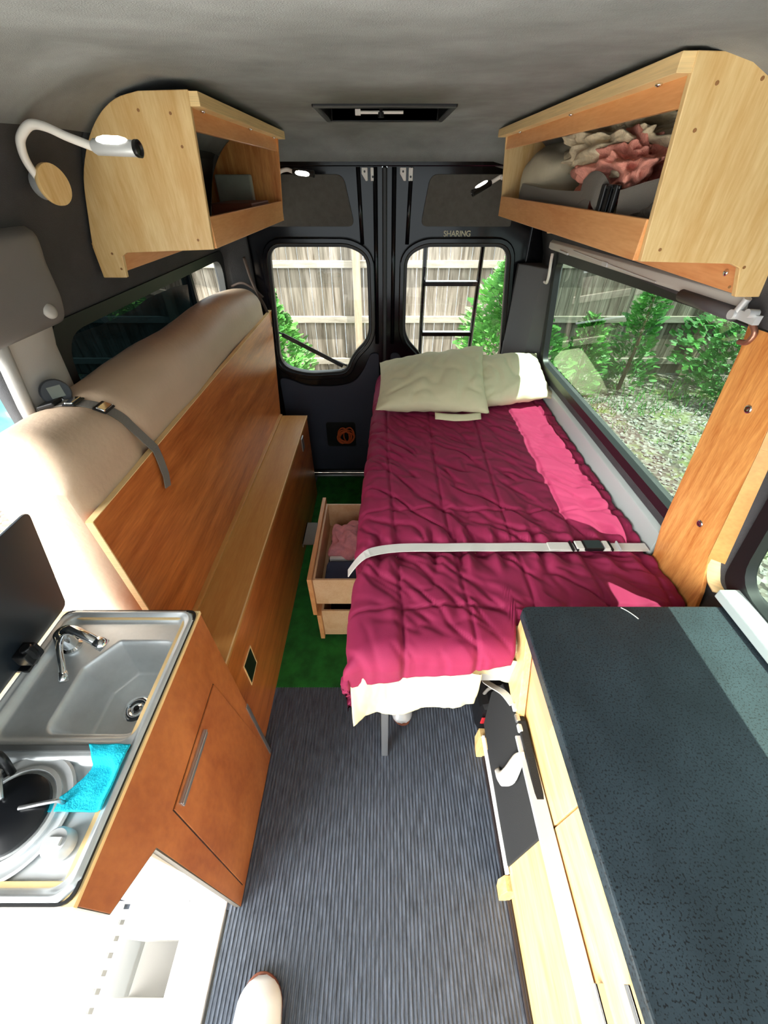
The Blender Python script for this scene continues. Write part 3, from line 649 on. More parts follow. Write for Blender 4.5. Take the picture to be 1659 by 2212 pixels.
# ------------------------------------------------------------------ galley with sink and stove
ZK=.915
root=empty('galley_cabinet',(-.60,.33,0)); tag(root,'orange brown galley cabinet under the sink by the sliding door','cabinet')
XK=-.440
b=MB(); b.prism([(.064,ZK-.008),(.064,.80),(.160,.715),(.137,.0),(.560,.0),(.560,ZK-.008)],'X',XK-.016,XK); b.build('front_panel',kit_w,root,bevel=.001)
b=MB(); b.prism([(.063,ZK-.008),(.063,.80),(.066,.797),(.160,.7135),(.157,.713),(.136,.0),(.139,.0),(.1625,.716),(.067,.803),(.066,ZK-.008)],'X',XK-.017,XK-.0003); e_=b.build('cut_edge',mat('shade_toned_ply_edge',S(84,78,70),.7),root); e_['label']='cut edge of the front panel in painted grey shade'  # shade on the cut edge is put into its dark colour
b=MB(); b.box(-.80,XK-.016,.150,.163,.0,ZK-.01); sp_=b.build('side_panel',glare_ply,root,bevel=.001); sp_['label']='plywood side panel with the open door glare painted white'  # plywood side; glare from the door is put into the white colour
b=MB(); b.box(-.80,XK-.016,.547,.560,.0,ZK-.008); b.build('side_panel',kit_w,root)
b=MB(); b.box(-.80,-.787,.163,.547,0,ZK-.01); b.build('back_panel',kit_w,root)
b=MB(); b.ring([(-.80,.062),(XK+.001,.062),(XK+.001,.562),(-.80,.562)],[(-.75,.09),(-.47,.09),(-.47,.54),(-.75,.54)],'Z',ZK-.010,ZK); b.build('worktop',edge_w,root,bevel=.001)
dpoly=[(.186,.032),(.186,.698),(.478,.712),(.530,.195),(.520,.03)]
dpoly=[(.183,.033),(.224,.698),(.482,.712),(.532,.199),(.515,.033)]
b=MB(); b.prism(dpoly,'X',XK,XK+.0035); dr=b.build('door',kit_w,root,bevel=.0008)
b=MB(); b.ring(offset_poly(dpoly,.0025),offset_poly(dpoly,.0002),'X',XK-.001,XK+.0006); b.build('door_gap',blackp,root)
b=MB(); b.box(XK+.003,XK+.010,.236,.384,.668,.690); b.box(XK+.010,XK+.014,.236,.384,.6865,.690); hd=b.build('handle',alu,dr,bevel=.0015); hd['label']='long aluminium pull handle'
b=MB(); b.box(XK-.003,XK+.003,.549,.563,.02,.42); b.build('corner_strip',alu,root,bevel=.001)
# sink & hob unit
root=empty('sink_hob_unit',(-.60,.31,ZK)); tag(root,'stainless steel sink and gas burner unit set in the galley top','sink unit')
def zsink(x,y):
    """height of the pressed steel top"""
    z=ZK+.004
    def sst(a,b_,t): 
        t=max(0,min(1,(t-a)/(b_-a))); return t*t*(3-2*t)
    def inset(x0,x1,y0,y1,r):
        # signed distance inside rounded rect
        cx_,cy_=(x0+x1)/2,(y0+y1)/2; hx_,hy_=(x1-x0)/2-r,(y1-y0)/2-r
        dx,dy=abs(x-cx_)-hx_,abs(y-cy_)-hy_
        return r-(math.hypot(max(dx,0),max(dy,0))+min(max(dx,dy),0))
    d=inset(-.752,-.447,.068,.556,.03)
    z+=.006*(1-sst(0,.006,abs(d-.004)))   # rolled rim
    if d<-.004: z-=.01
    d1=inset(-.715,-.458,.078,.252,.03); z-=.012*sst(0,.012,d1)
    d2=inset(-.738,-.458,.275,.548,.03); z-=.016*sst(0,.014,d2)
    # bowl, chamfered at the tap corner
    d3=inset(-.645,-.466,.293,.490,.025)
    dg=((x+.645)*.80+(.490-y)*.60-.038)
    d3=min(d3,dg)
    z-=.105*sst(0,.026,d3)
    return z
b=MB(); NX,NY=100,160
b.grid(lambda u,v:(-.755+.314*u,.064+.498*v,zsink(-.755+.314*u,.064+.498*v)),NX,NY)
b.build('steel_top',steel,root,smooth=True)
b=MB(); b.ring(rpoly([(-.755,.0625),(-.4425,.0625),(-.4425,.5615),(-.755,.5615)],.022,5),rpoly([(-.750,.066),(-.447,.066),(-.447,.557),(-.750,.557)],.02,5),'Z',ZK-.002,ZK+.0035); b.build('gasket',rubber,root)
b=MB(); b.box(-.735,-.457,.258,.270,ZK+.003,ZK+.008); b.build('divider_strip',mat('grey_seal',S(96,98,98),.5),root,bevel=.002)
b=MB(); zf_=zsink(-.53,.38); dc=(-.552,.385,zf_)
b.lathe([(.028,0),(.028,.002),(.022,.0035),(.012,.001),(.011,.003),(.006,.004)],dc,(0,0,1),28); dn=b.build('drain',chrome,root,auto=40)
b=MB(); b.lathe([(.006,.0045),(.005,.006)],dc,(0,0,1),12); b.build('plug_hole',blackp,dn)
# tap
zt_=zsink(-.69,.46)
tp=empty('tap',(-.68,.455,zt_)); tp.parent=root; tp.location=Vector((-.68,.455,zt_))-ORI[root.name]; ORI['tap']=Vector((-.68,.455,zt_))
b=MB(); b.lathe([(.020,0),(.021,.006),(.015,.010),(.014,.045),(.011,.052)],(-.695,.475,zt_),(0,0,1),20); b.build('tap_body',chrome,tp,auto=40)
b=MB(); b.tube(bez([(-.695,.475,zt_+.04),(-.672,.468,zt_+.070),(-.645,.462,zt_+.085),(-.615,.452,zt_+.080),(-.592,.445,zt_+.066)],8),.0095,12); b.lathe([(.011,0),(.013,.012),(.013,.022)],(-.597,.447,zt_+.070),(.75,-.2,-.55),16); b.build('spout',chrome,tp,smooth=True)
b=MB(); b.tube(bez([(-.695,.475,zt_+.045),(-.680,.445,zt_+.050),(-.662,.415,zt_+.040),(-.652,.395,zt_+.030)],8),.006,10); b.lathe([(.008,0),(.008,.02)],(-.655,.40,zt_+.030),(.4,-.8,-.3),12); b.build('lever',chrome,tp,smooth=True)
b=MB(); b.lathe([(.024,0),(.026,.01),(.020,.03),(.008,.036)],(-.712,.492,zt_),(0,0,1),20); b.build('pump_cap',smoke,tp,auto=40)
# burner
zb_=ZK-.004; bc=(-.603,.168,zb_)
b=MB(); b.lathe([(.088,0),(.090,.003),(.086,.005),(.076,.001),(.070,.001),(.070,.006),(.064,.008),(.060,.003)],bc,(0,0,1),48); br=b.build('burner',steel,root,auto=40)
b=MB(); b.lathe([(.056,.002),(.056,.012),(.045,.018),(.030,.021),(.004,.022)],bc,(0,0,1),40); b.build('burner_cap',burnm,br,auto=40)
for k in range(3):
    a=.2+k*2*pi/3
    p0=Vector(bc)+Vector((math.cos(a)*.080,math.sin(a)*.080,.003)); p1=Vector(bc)+Vector((math.cos(a)*.076,math.sin(a)*.076,.024)); p2=Vector(bc)+Vector((math.cos(a)*.022,math.sin(a)*.022,.026))
    b=MB(); b.tube([p0,p1,p1*.9+p2*.1,p2],.0032,8); b.build('pan_support',alu,br,smooth=True)
b=MB(); b.tube(bez([(-.655,.225,zb_),(-.660,.232,zb_+.045),(-.650,.240,zb_+.055),(-.640,.235,zb_+.045),(-.638,.225,zb_+.012)],6),.006,8); b.build('igniter',blackp,br,smooth=True)
b=MB(); b.lathe([(.021,0),(.020,.020),(.017,.024)],(-.500,.131,zb_+.0),(0,0,1),28); b.box(-.512,-.488,.126,.136,zb_+.02,zb_+.030); b.build('control_knob',silver,root,auto=40)
# glass lid, leaning open against the mattress end
lidroot=MB()
def LP(y,t): return (-.757+.062*t,y,.925+.285*t)
pp=rpoly([(.07,0),(.572,0),(.585,1),(.07,1)],.0,1)
b=MB()
pl=rpoly([(.07,.925),(.572,.925),(.588,1.205),(.07,1.205)],.018,5)
b.prism(pl,'X',0,.006)
for q in b.v: q.x+=-.763+.062*(q.z-.925)/.285
b.build('lid',smoke,root,bevel=.001)
b=MB(); b.tube(bez([(-.765,.428,.912),(-.742,.430,.925),(-.728,.430,.950),(-.730,.430,.975)],6),.011,10); b.box(-.775,-.735,.405,.455,.918,.926); b.box(-.752,-.722,.412,.448,.935,.968); hg=b.build('lid_hinge',blackp,root,bevel=.003)
# turquoise cloth
def clothf(u,v):
    # four sided with wavy left edge
    y=.268-.096*v; xr=-.4555; xl=-.531-.012*math.sin(v*pi*.9)+.0*v
    xl=-.528+.018*math.sin(v*4.6)+(-.0*v)
    if v>.75: xl-=.02*(v-.75)/.25
    x=xl+(xr-xl)*u
    z=max(zsink(x,y),zsink(x,y+.004),zsink(x,y-.004))+.007+.004*(1+fbm((x*30,y*30,1),2))
    return (x,y,z)
b=MB(); b.grid(clothf,26,34); tag(b.build('cloth',cyan,smooth=True,solid=.003,off=1),'turquoise dish cloth lying beside the gas burner','cloth')
# ------------------------------------------------------------------ right counter and cabinet
root=empty('counter_cabinet',(.60,.12,0)); tag(root,'light plywood kitchen cabinet under the speckled counter','cabinet')
YN=-.35
b=MB(); b.box(.390,.86,.548,.560,.0,.89); b.box(.390,.402,YN,.548,.0,.58); b.box(.402,.86,YN,.548,.10,.112); b.build('carcass',ply_y,root,bevel=.001)
b=MB(); b.box(.372,.390,YN,.560,.845,.89); b.build('top_rail',ply_y,root,bevel=.001)
b=MB(); b.box(.376,.390,.216,.548,.585,.843); dd=b.build('drawer_front',ply_y,root,bevel=.0015)
b=MB(); b.box(.374,.3765,.360,.520,.735,.800); pp_=b.build('finger_pull',mat('pinkish_wood',S(206,150,118),.5),dd,bevel=.001); pp_['label']='recessed pinkish wood pull'
b=MB(); b.box(.376,.390,YN,.212,.585,.843); dd=b.build('drawer_front',ply_y,root,bevel=.0015)
b=MB()
for z in (.78,.64): b.box(.362,.378,YN,-.008,z,z+.004); b.box(.362,.366,YN,-.008,z-.012,z+.004)
b.build('pull_handle',alu,dd,bevel=.001)
b=MB(); b.prism([(.598,.86),(.600,.62),(.455,.585),(.440,.60),(.548,.84)],'X',.352,.371); ep=b.build('end_gusset',ply,root,bevel=.001)
b=MB(); b.prism([(.20,.03),(.56,.03),(.56,.56),(.20,.575)],'X',.386,.390); kp=b.build('kick_panel',feltb,root); kp['label']='black lower front panel'
ct=MB(); ct.prism(rpoly([(.325,YN),(.862,YN),(.862,.572),(.325,.572)],[.01,.01,.01,.02],4),'Z',.89,.92); o=ct.build('countertop',counter_m,bevel=.004); tag(o,'dark blue grey speckled countertop along the right side','countertop')
b=MB(); b.tube(bez([(.560,.565,.9235),(.572,.556,.9225),(.582,.545,.9215),(.588,.535,.9215)],5),.0012,5); tag(b.build('thread',webw,smooth=True),'short white thread lying on the far edge of the countertop','thread')
# stored table top leaning in its blocks
root=empty('folding_tabletop',(.36,.2,.1)); tag(root,'folding plywood tabletop stored upright against the right cabinet','tabletop')
b=MB(); b.prism([(.20,.205),(YN,.19),(YN,.60),(.20,.60)],'X',.352,.366); b.build('board',ply_y,root,bevel=.001)
b=MB(); b.prism([(.575,.235),(.20,.200),(.20,.605),(.43,.62),(.56,.56),(.60,.42)],'X',.348,.370); sl=b.build('sleeve',feltb,root,bevel=.003); sl['label']='black felt sleeve'
b=MB(); b.prism([(.40,.600),(YN,.602),(YN,.614),(.40,.608)],'X',.336,.372); et=b.build('edge_trim',silver,root,bevel=.0015)
b=MB(); b.box(.341,.350,.185,.545,.196,.214); b.build('bottom_channel',white,root,bevel=.001)
b=MB(); b.box(.366,.388,YN,.20,.585,.600); b.build('batten',kit_w,root)
root=empty('sleeve_strap',(.345,.4,.4)); tag(root,'white hook and loop strap around the black tabletop sleeve','strap')
b=MB()
def strapf(u,v):
    # band wraps down the sleeve and hangs loose
    top=bez([(0,.405,.345,),(0,.385,.385),(0,.375,.455),(0,.372,.56),(0,.36,.615)],5); bot=bez([(0,.395,.335),(0,.365,.350),(0,.345,.40),(0,.325,.50),(0,.345,.612)],5)
    i=min(int(u*20),19); t=u*20-i; a=top[i]*(1-t)+top[i+1]*t; c=bot[i]*(1-t)+bot[i+1]*t
    q=a*(1-v)+c*v
    return (.346-.012*math.sin(v*pi)*(1-u)-.010*math.sin(u*pi),q.y,q.z)
b.grid(strapf,20,8); b.build('band',webw,root,smooth=True,solid=.003)
b=MB(); b.ribbon(bez([(.340,.640,.47),(.315,.600,.50),(.320,.560,.545),(.338,.520,.585),(.350,.480,.605)],8),(1,0,.3),.020,.003); b.build('loop',webw,root)
for y0 in (.468,.440,.415):
    b=MB(); b.box(.344,.356,y0-.010,y0+.010,.606,.620); b.build('buckle',silver if y0!=.44 else alu,root,bevel=.003)
for (y0,y1,z0,z1,lab) in ((.545,.575,.0,.20,'far wooden block holding the stored tabletop above the floor track'),(.150,.185,.0,.20,'near wooden block holding the stored tabletop above the floor track')):
    b=MB(); b.prism([(.352,z0),(.384,z0),(.384,.19),(.372,.19),(.338,.196),(.334,.12)],'Y',y0,y1); tag(b.build('support_block',ply,bevel=.0015),lab,'block')
b=MB(); b.box(.374,.392,YN,.80,.0,.012); b.box(.382,.385,YN,.80,.012,.016); o=b.build('floor_track',mat('dark_track',S(44,38,40),.4),bevel=.002); tag(o,'dark metal floor track along the foot of the right cabinet','track')
# ------------------------------------------------------------------ bed
root=empty('bed',(.38,1.45,0)); tag(root,'fixed bed on a silver frame along the right wall','bed')
b=MB(); b.box(-.055,.83,.555,2.395,.585,.625); b.build('platform',silver,root,bevel=.004)
b=MB(); b.box(-.045,.82,.560,2.40,.628,.765); b.build('mattress',cream,root,bevel=.03)
for (x,y) in ((.0,.554),(-.03,2.36),(.80,2.36),(.80,.60)):
    b=MB(); b.box(x-.012,x+.012,y-.006,y+.022,.004 if y>.8 else .002,.585); b.build('leg',alu,root,bevel=.002)
# sheet flap
def sheetf(u,v):
    x=-.092+.350*u; zt=.715-.02*u; zb=.475+.085*u+.007*math.sin(u*11)-.012*math.exp(-((u-1)/.08)**2)
    z=zt+(zb-zt)*v
    w=.010*fbm((x*14,z*4,3),4)+.008*math.sin(x*42+3*v)*v
    return (x,.522-.020*v+w-(.02*(1-u)**6),z)
b=MB(); b.grid(sheetf,70,30)
def sheetg(u,v):
    x=.235+.125*u; zt=.72; zb=.625+.02*math.sin(u*5)
    z=zt+(zb-zt)*v; return (x,.545+.006*fbm((x*16,z*8,5),3),z)
b.grid(sheetg,24,10)
tag(b.build('bed_sheet',cream,smooth=True,solid=.002),'cream bed sheet hanging out at the foot of the bed','sheet')
# comforter
XL,XR,YA,YB=-.102,.835,.500,2.36
def comf(u,v):
    drop=.20; rr=.075
    # cross profile
    L=drop+rr*pi/2+(XR-XL-rr); l=u*L
    if l<drop: px=XL; dzx=rr+(drop-l)
    elif l<drop+rr*pi/2: a=(l-drop)/rr; px=XL+rr*(1-math.cos(a)); dzx=rr*(1-math.sin(a))
    else: px=XL+rr+(l-drop-rr*pi/2); dzx=0
    dr2=.085-.070*min(1,max(0,(px+.06)/.38)); r2=.055; L2=dr2+r2*pi/2+(YB-YA-r2); m_=v*L2
    if m_<dr2: py=YA; dzy=r2+(dr2-m_)
    elif m_<dr2+r2*pi/2: a=(m_-dr2)/r2; py=YA+r2*(1-math.cos(a)); dzy=r2*(1-math.sin(a))
    else: py=YA+r2+(m_-dr2-r2*pi/2); dzy=0
    # end line of the foot runs slightly back toward the counter
    k=max(0,(px-XL)/(XR-XL)); py+=(.030*k+.105*min(1,max(0,(px-.333)/.025)))*max(0,1-(py-YA)/.4)
    # left edge moves in a little toward the head
    px+=.034*max(0,(py-.9)/1.1)*max(0,1-(px-XL)/.5)
    z=.803-math.hypot(dzx,dzy)
    if z<.60: z=.60-(.60-z)*.6
    # puff, folds, seams
    w=Vector((px,py,0))
    h=.006*fbm((px*2.2,py*1.8,1),2)
    dgl=px*.62+py*.78
    fold=abs(fbm((px*5+py*1.2,dgl*9,4),3)); amt=.35+.65*min(1,max(0,1.2-abs(py-1.15)))
    h+=amt*(.011*max(0,.20-fold)/.20*-1)
    fold2=abs(noise.noise(Vector((px*4-py*3,px*7+py*9,7))))
    h-=.005*amt*max(0,.16-fold2)/.16
    for i,xs_ in enumerate((.03,.225,.43,.63,.80)):
        xx=xs_+.015*math.sin(py*3+i)+.03*(1-py) *(.3)
        h-=.008*math.exp(-((px-xx)/.0055)**2)-.004*math.exp(-((px-xx)/.035)**2)*0
        h+=.003*math.exp(-(((px-xx))/.05)**2)
    for ys_ in (.655,1.075):
        yy_=ys_+.008*math.sin(px*9)
        h-=.007*math.exp(-((py-yy_)/.0055)**2)
        h+=.006*math.exp(-((py-yy_)/.05)**2)*math.sin(px*58+3*noise.noise(Vector((px*9,ys_,0))))
    # strap pinch
    ds=py-strap_y(px); g_=math.exp(-(ds/.030)**2)
    h-=.022*g_
    h+=.011*math.exp(-(abs(ds)-.045)**2/.0022)*math.sin(px*75+5*noise.noise(Vector((px*12,3,0))))*(1 if abs(ds)>.008 else 0)
    # foot drape folds
    if py<.65: h+=.014*noise.noise(Vector((px*11,py*3,2)))*(1-(py-.5)/.15)
    ny=-1 if dzy>0 else 0
    nrm=Vector((-min(1,dzx/rr),-min(1,dzy/r2),1-.8*min(1,max(dzx/rr,dzy/r2)))).normalized()
    q_=min(1,max(0,max(dzx-rr,dzy-r2)/.05)); h=h*(1-.4*q_)+q_*.005*math.sin(px*14+py*22)
    return (px+nrm.x*h,py+nrm.y*h,z+nrm.z*h)
def strap_y(x): 
    return .885-.060*math.exp(-max(0,x+.10)/.055)
b=MB(); b.grid(comf,210,340)
tag(b.build('comforter',burg,smooth=True,solid=.012,off=-1),'burgundy quilted comforter spread over the bed','comforter')
# red tail of the comforter under the sheet
b=MB(); b.grid(lambda u,v:(.15+.135*u,.558+.006*math.sin(u*20),.50+.14*v+.035*abs(u-.4)*(1-v)),16,10); o=b.build('blanket',burg,smooth=True,solid=.008); tag(o,'burgundy blanket corner hanging below the cream sheet at the foot','blanket')
# bed strap
root=empty('bed_strap',(.38,.885,.79)); tag(root,'white webbing strap with black buckle across the burgundy comforter','strap')
pts=[]
for i in range(70):
    x=-.118+.955*i/69
    if x<-.05: 
        t=(x+.118)/.068; z=.800-.075*(1-t)**1.6; 
    else: z=.800
    y=strap_y(x) if x>-.05 else strap_y(-.05)-.02*(1-(x+.118)/.068)
    pts.append((x,y,z+.002+.002*noise.noise(Vector((x*8,0,0)))))
b=MB(); b.ribbon(pts,(0,1,.0),.034,.003); b.build('webbing',webw,root)
def bx(name,x0,x1,m,h0=.0,h1=.012,w=.042,parent=None):
    b=MB(); yc=strap_y((x0+x1)/2); b.box(x0,x1,yc-w/2,yc+w/2,.802+h0,.802+h1); return b.build(name,m,parent or root,bevel=.003)
bx('buckle',.632,.690,blackp,0,.014,.040); bx('buckle_clip',.606,.630,webw,.0,.012,.038); bx('slide_frame',.592,.598,blackp,0,.010,.044); bx('slide_frame',.606,.611,blackp,0,.011,.044)
bx('buckle_clip',.694,.712,webw,0,.012,.038); bx('slide_frame',.716,.721,blackp,0,.010,.042); bx('slide_frame',.742,.747,silver,0,.010,.042); bx('strap_fold',.52,.59,webw,.001,.006,.036)
# pillows
def pillow(name,c00,c10,c11,c01,nrm,T,m,seed,label,wr=1,pinch=.0):
    c00,c10,c11,c01=map(Vector,(c00,c10,c11,c01)); nrm=Vector(nrm).normalized(); b=MB()
    N=56
    def f(s):
        def g(u,v):
            a,c=2*u-1,2*v-1
            # pull edges in between corners
            ua=u+.0; e=.05
            uu=.5+a*.5*(1-e*(1-c*c)*abs(a)**3); vv=.5+c*.5*(1-e*1.2*(1-a*a)*abs(c)**3)
            p=(c00*(1-uu)+c10*uu)*(1-vv)+(c01*(1-uu)+c11*uu)*vv
            t=T*(max(0,1-abs(a)**2.6)**.55)*(max(0,1-abs(c)**2.6)**.55)
            q=Vector((a*1.6+seed,c*1.6,seed*2))
            w=.008*fbm(q*.8,2)-.010*wr*max(0,.25-abs(noise.noise(Vector((a*1.2+c*1.5+seed*5,a*2.6-c*1.0,seed)))))/.25*(1-abs(a)**6)*(1-abs(c)**6)
            ed=.012*noise.noise(Vector((a*6,c*6,seed)))*(max(abs(a),abs(c))**4)
            return p+nrm*(s*(t+(w if t>.01 else 0))+ed)
        return g
    b.grid(f(1),N,N); k=len(b.v); b.grid(f(-1),N,N)
    n1=N+1
    # weld rim by merging by distance in build
    o=b.build(name,m,smooth=True)
    bm=bmesh.new(); bm.from_mesh(o.data); bmesh.ops.remove_doubles(bm,verts=bm.verts,dist=.0004); bmesh.ops.recalc_face_normals(bm,faces=bm.faces); bm.to_mesh(o.data); bm.free()
    for p in o.data.polygons: p.use_smooth=True
    tag(o,label,'pillow'); return o
pillow('pillow',(.345,1.775,.835),(.865,1.90,.850),(.835,2.22,.965),(.42,2.18,.955),(-.05,-.42,1),.068,cream,2.3,'cream pillow beside the side window, half under the other pillow')
pillow('pillow',(-.045,1.765,.848),(.50,1.735,.845),(.530,2.19,1.015),(-.028,2.19,.925),(-.05,-.45,1),.080,cream,5.1,'large rumpled cream pillow at the head of the bed beside the rear doors')
b=MB()
def flap(u,v):
    x=.24+.22*u; return (x,1.715+.03*v-.02*math.sin(u*pi),.826+.02*v+.004*noise.noise(Vector((x*20,v,0))))
b.grid(flap,14,4); tag(b.build('pillow_flap',cream,smooth=True,solid=.003),'loose cream pillowcase hem on the comforter below the large pillow','pillowcase')
# drawers under the bed
root=empty('drawer_unit',(-.1,1.3,0)); tag(root,'low wooden drawer unit under the bed with two drawers pulled out','drawer unit')
b=MB(); b.box(-.06,.45,1.045,1.055,.02,.56); b.box(-.06,.45,1.585,1.595,.02,.56); b.box(-.06,.45,1.055,1.585,.546,.56); b.build('carcass',draw_w,root)
def drawer(x0,y0,y1,z0,z1,front_h,parent):
    t=.010
    b=MB(); b.box(x0,.36,y0,y0+t,z0,z1); b.box(x0,.36,y1-t,y1,z0,z1); b.box(x0,x0+t,y0+t,y1-t,z0,z1); b.box(.35,.36,y0+t,y1-t,z0,z1); b.box(x0+t,.35,y0+t,y1-t,z0+.006,z0+.014)
    o=b.build('drawer',draw_w,parent,bevel=.001)
    b=MB(); b.box(x0-.020,x0-.001,y0-.015,y1+.030,front_h[0],front_h[1]); fr=b.build('drawer_front',orange,o,bevel=.002)
    return o
dw=drawer(-.300,1.062,1.565,.268,.428,(.205,.446),root)
b=MB(); b.box(-.372,-.318,1.255,1.40,.440,.447); b.box(-.372,-.366,1.255,1.40,.425,.447); h_=b.build('drawer_pull',mat('dark_bronze',S(96,90,82),.4,metal=.6),dw,bevel=.001); h_['label']='dark metal edge pull'
dl=drawer(-.285,1.062,1.565,.028,.215,(.015,.2),root)
zfu=.283
o=lump('shirt',(-.165,1.37,zfu+.065),(.105,.115,.060),pink2,11,.40,fold=1.9,flat=.95); tag(o,'crumpled pink shirt in the upper drawer','clothing')
b=MB(); b.box(-.265,-.02,1.088,1.235,zfu+.001,zfu+.085); o=b.build('trousers',navy,bevel=.02); tag(o,'folded navy blue garment at the near end of the upper drawer','clothing')
b=MB(); b.box(-.255,-.05,1.243,1.262,zfu+.001,zfu+.082); o=b.build('tee_shirt',white,bevel=.006); tag(o,'folded white garment behind the navy one in the upper drawer','clothing')
b=MB(); b.box(-.27,-.04,1.27,1.54,zfu,zfu+.012); o=b.build('garment',darkc,bevel=.004); tag(o,'dark clothing under the pink shirt in the upper drawer','clothing')
o=lump('garment',(-.16,1.16,.10),(.10,.07,.055),darkc,12,.3,flat=.95); tag(o,'dark clothing in the lower drawer','clothing')
# things under the bed by the counter
root=empty('camera_bag',(.44,.70,0)); tag(root,'small black bag with a red tag under the foot of the bed','bag')
b=MB(); b.box(.36,.50,.63,.80,.002,.20); b.build('bag_body',blackp,root,bevel=.03)
b=MB(); b.box(.366,.384,.625,.631,.105,.150); b.build('tag',redm,root,bevel=.002)
b=MB(); b.tube(bez([(.38,.70,.19),(.40,.70,.24),(.46,.70,.24),(.48,.70,.19)],6),.006,8); b.build('handle',webg,root,smooth=True)
def shoe(name,c,rot,sc_,mu,ms,label):
    root=empty(name,c); tag(root,label,'shoe'); M=Matrix.Translation(Vector(c))@Matrix.Rotation(rot,4,'Z')
    out=[(-.04,-.13),(.04,-.13),(.044,-.05),(.050,.05),(.046,.11),(.02,.14),(-.015,.145),(-.04,.12),(-.046,.05),(-.040,-.05)]
    po=rpoly([(x*sc_,y*sc_) for x,y in out],.03*sc_,4)
    b=MB(); b.prism(po,'Z',.002,.020*sc_+.002); b.v=[M@q for q in b.v]; b.build('sole',ms,root,bevel=.003)
    b=MB()
    def f(u,v):
        y=-.12+.255*v; w=.040+.010*math.sin(min(1,max(0,(v-.1)/.9))*pi); 
        if v>.85: w*=math.sqrt(max(.02,1-((v-.85)/.15)**2*.95))
        a=pi*u; h=.075-.045*max(0,(v-.35)/.65)**1.2
        if v>.85: h*=max(.25,1-((v-.85)/.15)**2*.75)
        return M@Vector((math.cos(a)*w*sc_,y*sc_,.018*sc_+math.sin(a)**.7*h*sc_))
    b.grid(f,20,30); b.build('upper',mu,root,smooth=True,solid=.003)
    return root
shoe('shoe',(.060,.775,.004),pi+.15,.85,silver,brownl,'silver grey shoe standing behind the bed leg')
shoe('shoe',(-.325,-.165,.004),.06,1.22,white,brownl,'white slipper with brown sole on the ribbed mat near the sliding door')
# ------------------------------------------------------------------ blind cassette, bent rod, hinge arm above the right window
root=empty('window_awning_rail',(.82,1.6,1.42)); tag(root,'grey blind cassette along the top of the large side window','blind')
b=MB(); b.prism([(.835,1.440),(.800,1.444),(.786,1.452),(.786,1.474),(.797,1.484),(.82,1.484)],'Y',.95,2.26)
for q in b.v: q.z+=.028*(2.2-q.y)/1.1-.004
b.build('cassette',mat('grey_cassette',S(196,194,188),.5),root,bevel=.003)
b=MB(); b.box(.783,.788,1.30,1.95,1.468,1.472); b.box(.781,.789,1.62,1.66,1.460,1.474); b.box(.781,.789,2.00,2.10,1.448,1.456); b.build('slide',silver,root,bevel=.001)
b=MB(); b.tube([(.782,.955,1.468),(.786,1.165,1.464)],.0145,14); b.build('roller',mat('dark_roller',S(74,72,74),.6),root,smooth=True)
b=MB(); b.tube(bez([(.790,2.20,1.43),(.790,2.195,1.40),(.795,2.195,1.345),(.800,2.21,1.315),(.810,2.25,1.30),(.80,2.285,1.305)],8),.007,8); b.build('bent_rod',whitep,root,smooth=True)
b=MB(); b.tube([(.775,.935,1.505),(.776,.948,1.472)],.008,10); b.lathe([(.010,-.01),(.010,.010)],(.775,.948,1.470),(-1,0,0),16); b.box(.772,.786,.885,.940,1.464,1.482); b.lathe([(.008,-.01),(.009,.012)],(.77,.897,1.484),(-1,0,0),16); b.build('hinge_arm',silver,root,auto=40)
b=MB(); b.tube(bez([(.785,.905,1.465),(.79,.888,1.448),(.79,.893,1.428),(.79,.915,1.422)],6),.006,8); b.build('hook',mat('copper_hook',S(170,120,100),.3,metal=.7),root,smooth=True)
# ------------------------------------------------------------------ outside
b=MB(); b.grid(lambda u,v:(-6+16*u,-6+13*v,-.62+.02*noise.noise(Vector((u*20,v*16,0)))),60,50); struct(b.build('ground',ground_m,smooth=True))
b=MB(); b.grid(lambda u,v:(-4.5+3.58*u,-6+8.2*v,-.50+.006*noise.noise(Vector((u*9,v*16,0)))),20,30); struct(b.build('pavement',mat('pale_concrete',S(222,220,214),.9,var=.05,vscale=3),smooth=True,solid=.1),'pale concrete slab outside the sliding door','slab')
YFN=6.0
root=empty('fence',(1.5,YFN,-.6)); tag(root,'weathered wooden picket fence behind the van','fence')
b=MB(); x=-4.97; i=0
while x<9.5:
    h=1.50+.02*R.random(); b.box(x+.003,x+.139,YFN+.04,YFN+.058,-.6,h); x+=.142
b.build('pickets',picket_m,root)
for z in (.80,.13,-.45):
    b=MB(); b.box(-5,9.5,YFN,YFN+.04,z,z+.085); b.build('rail',wood('rail_wood_%d'%int(z*100),S(150,144,134),S(116,108,96),(.8,8,8),rough=.8,coat=0),root,bevel=.004)
for x in (-3.0,-.42,2.05,4.50,6.9):
    b=MB(); b.box(x,x+.10,YFN-.06,YFN+.04,-.6,1.45); b.build('post',postm,root,bevel=.004)
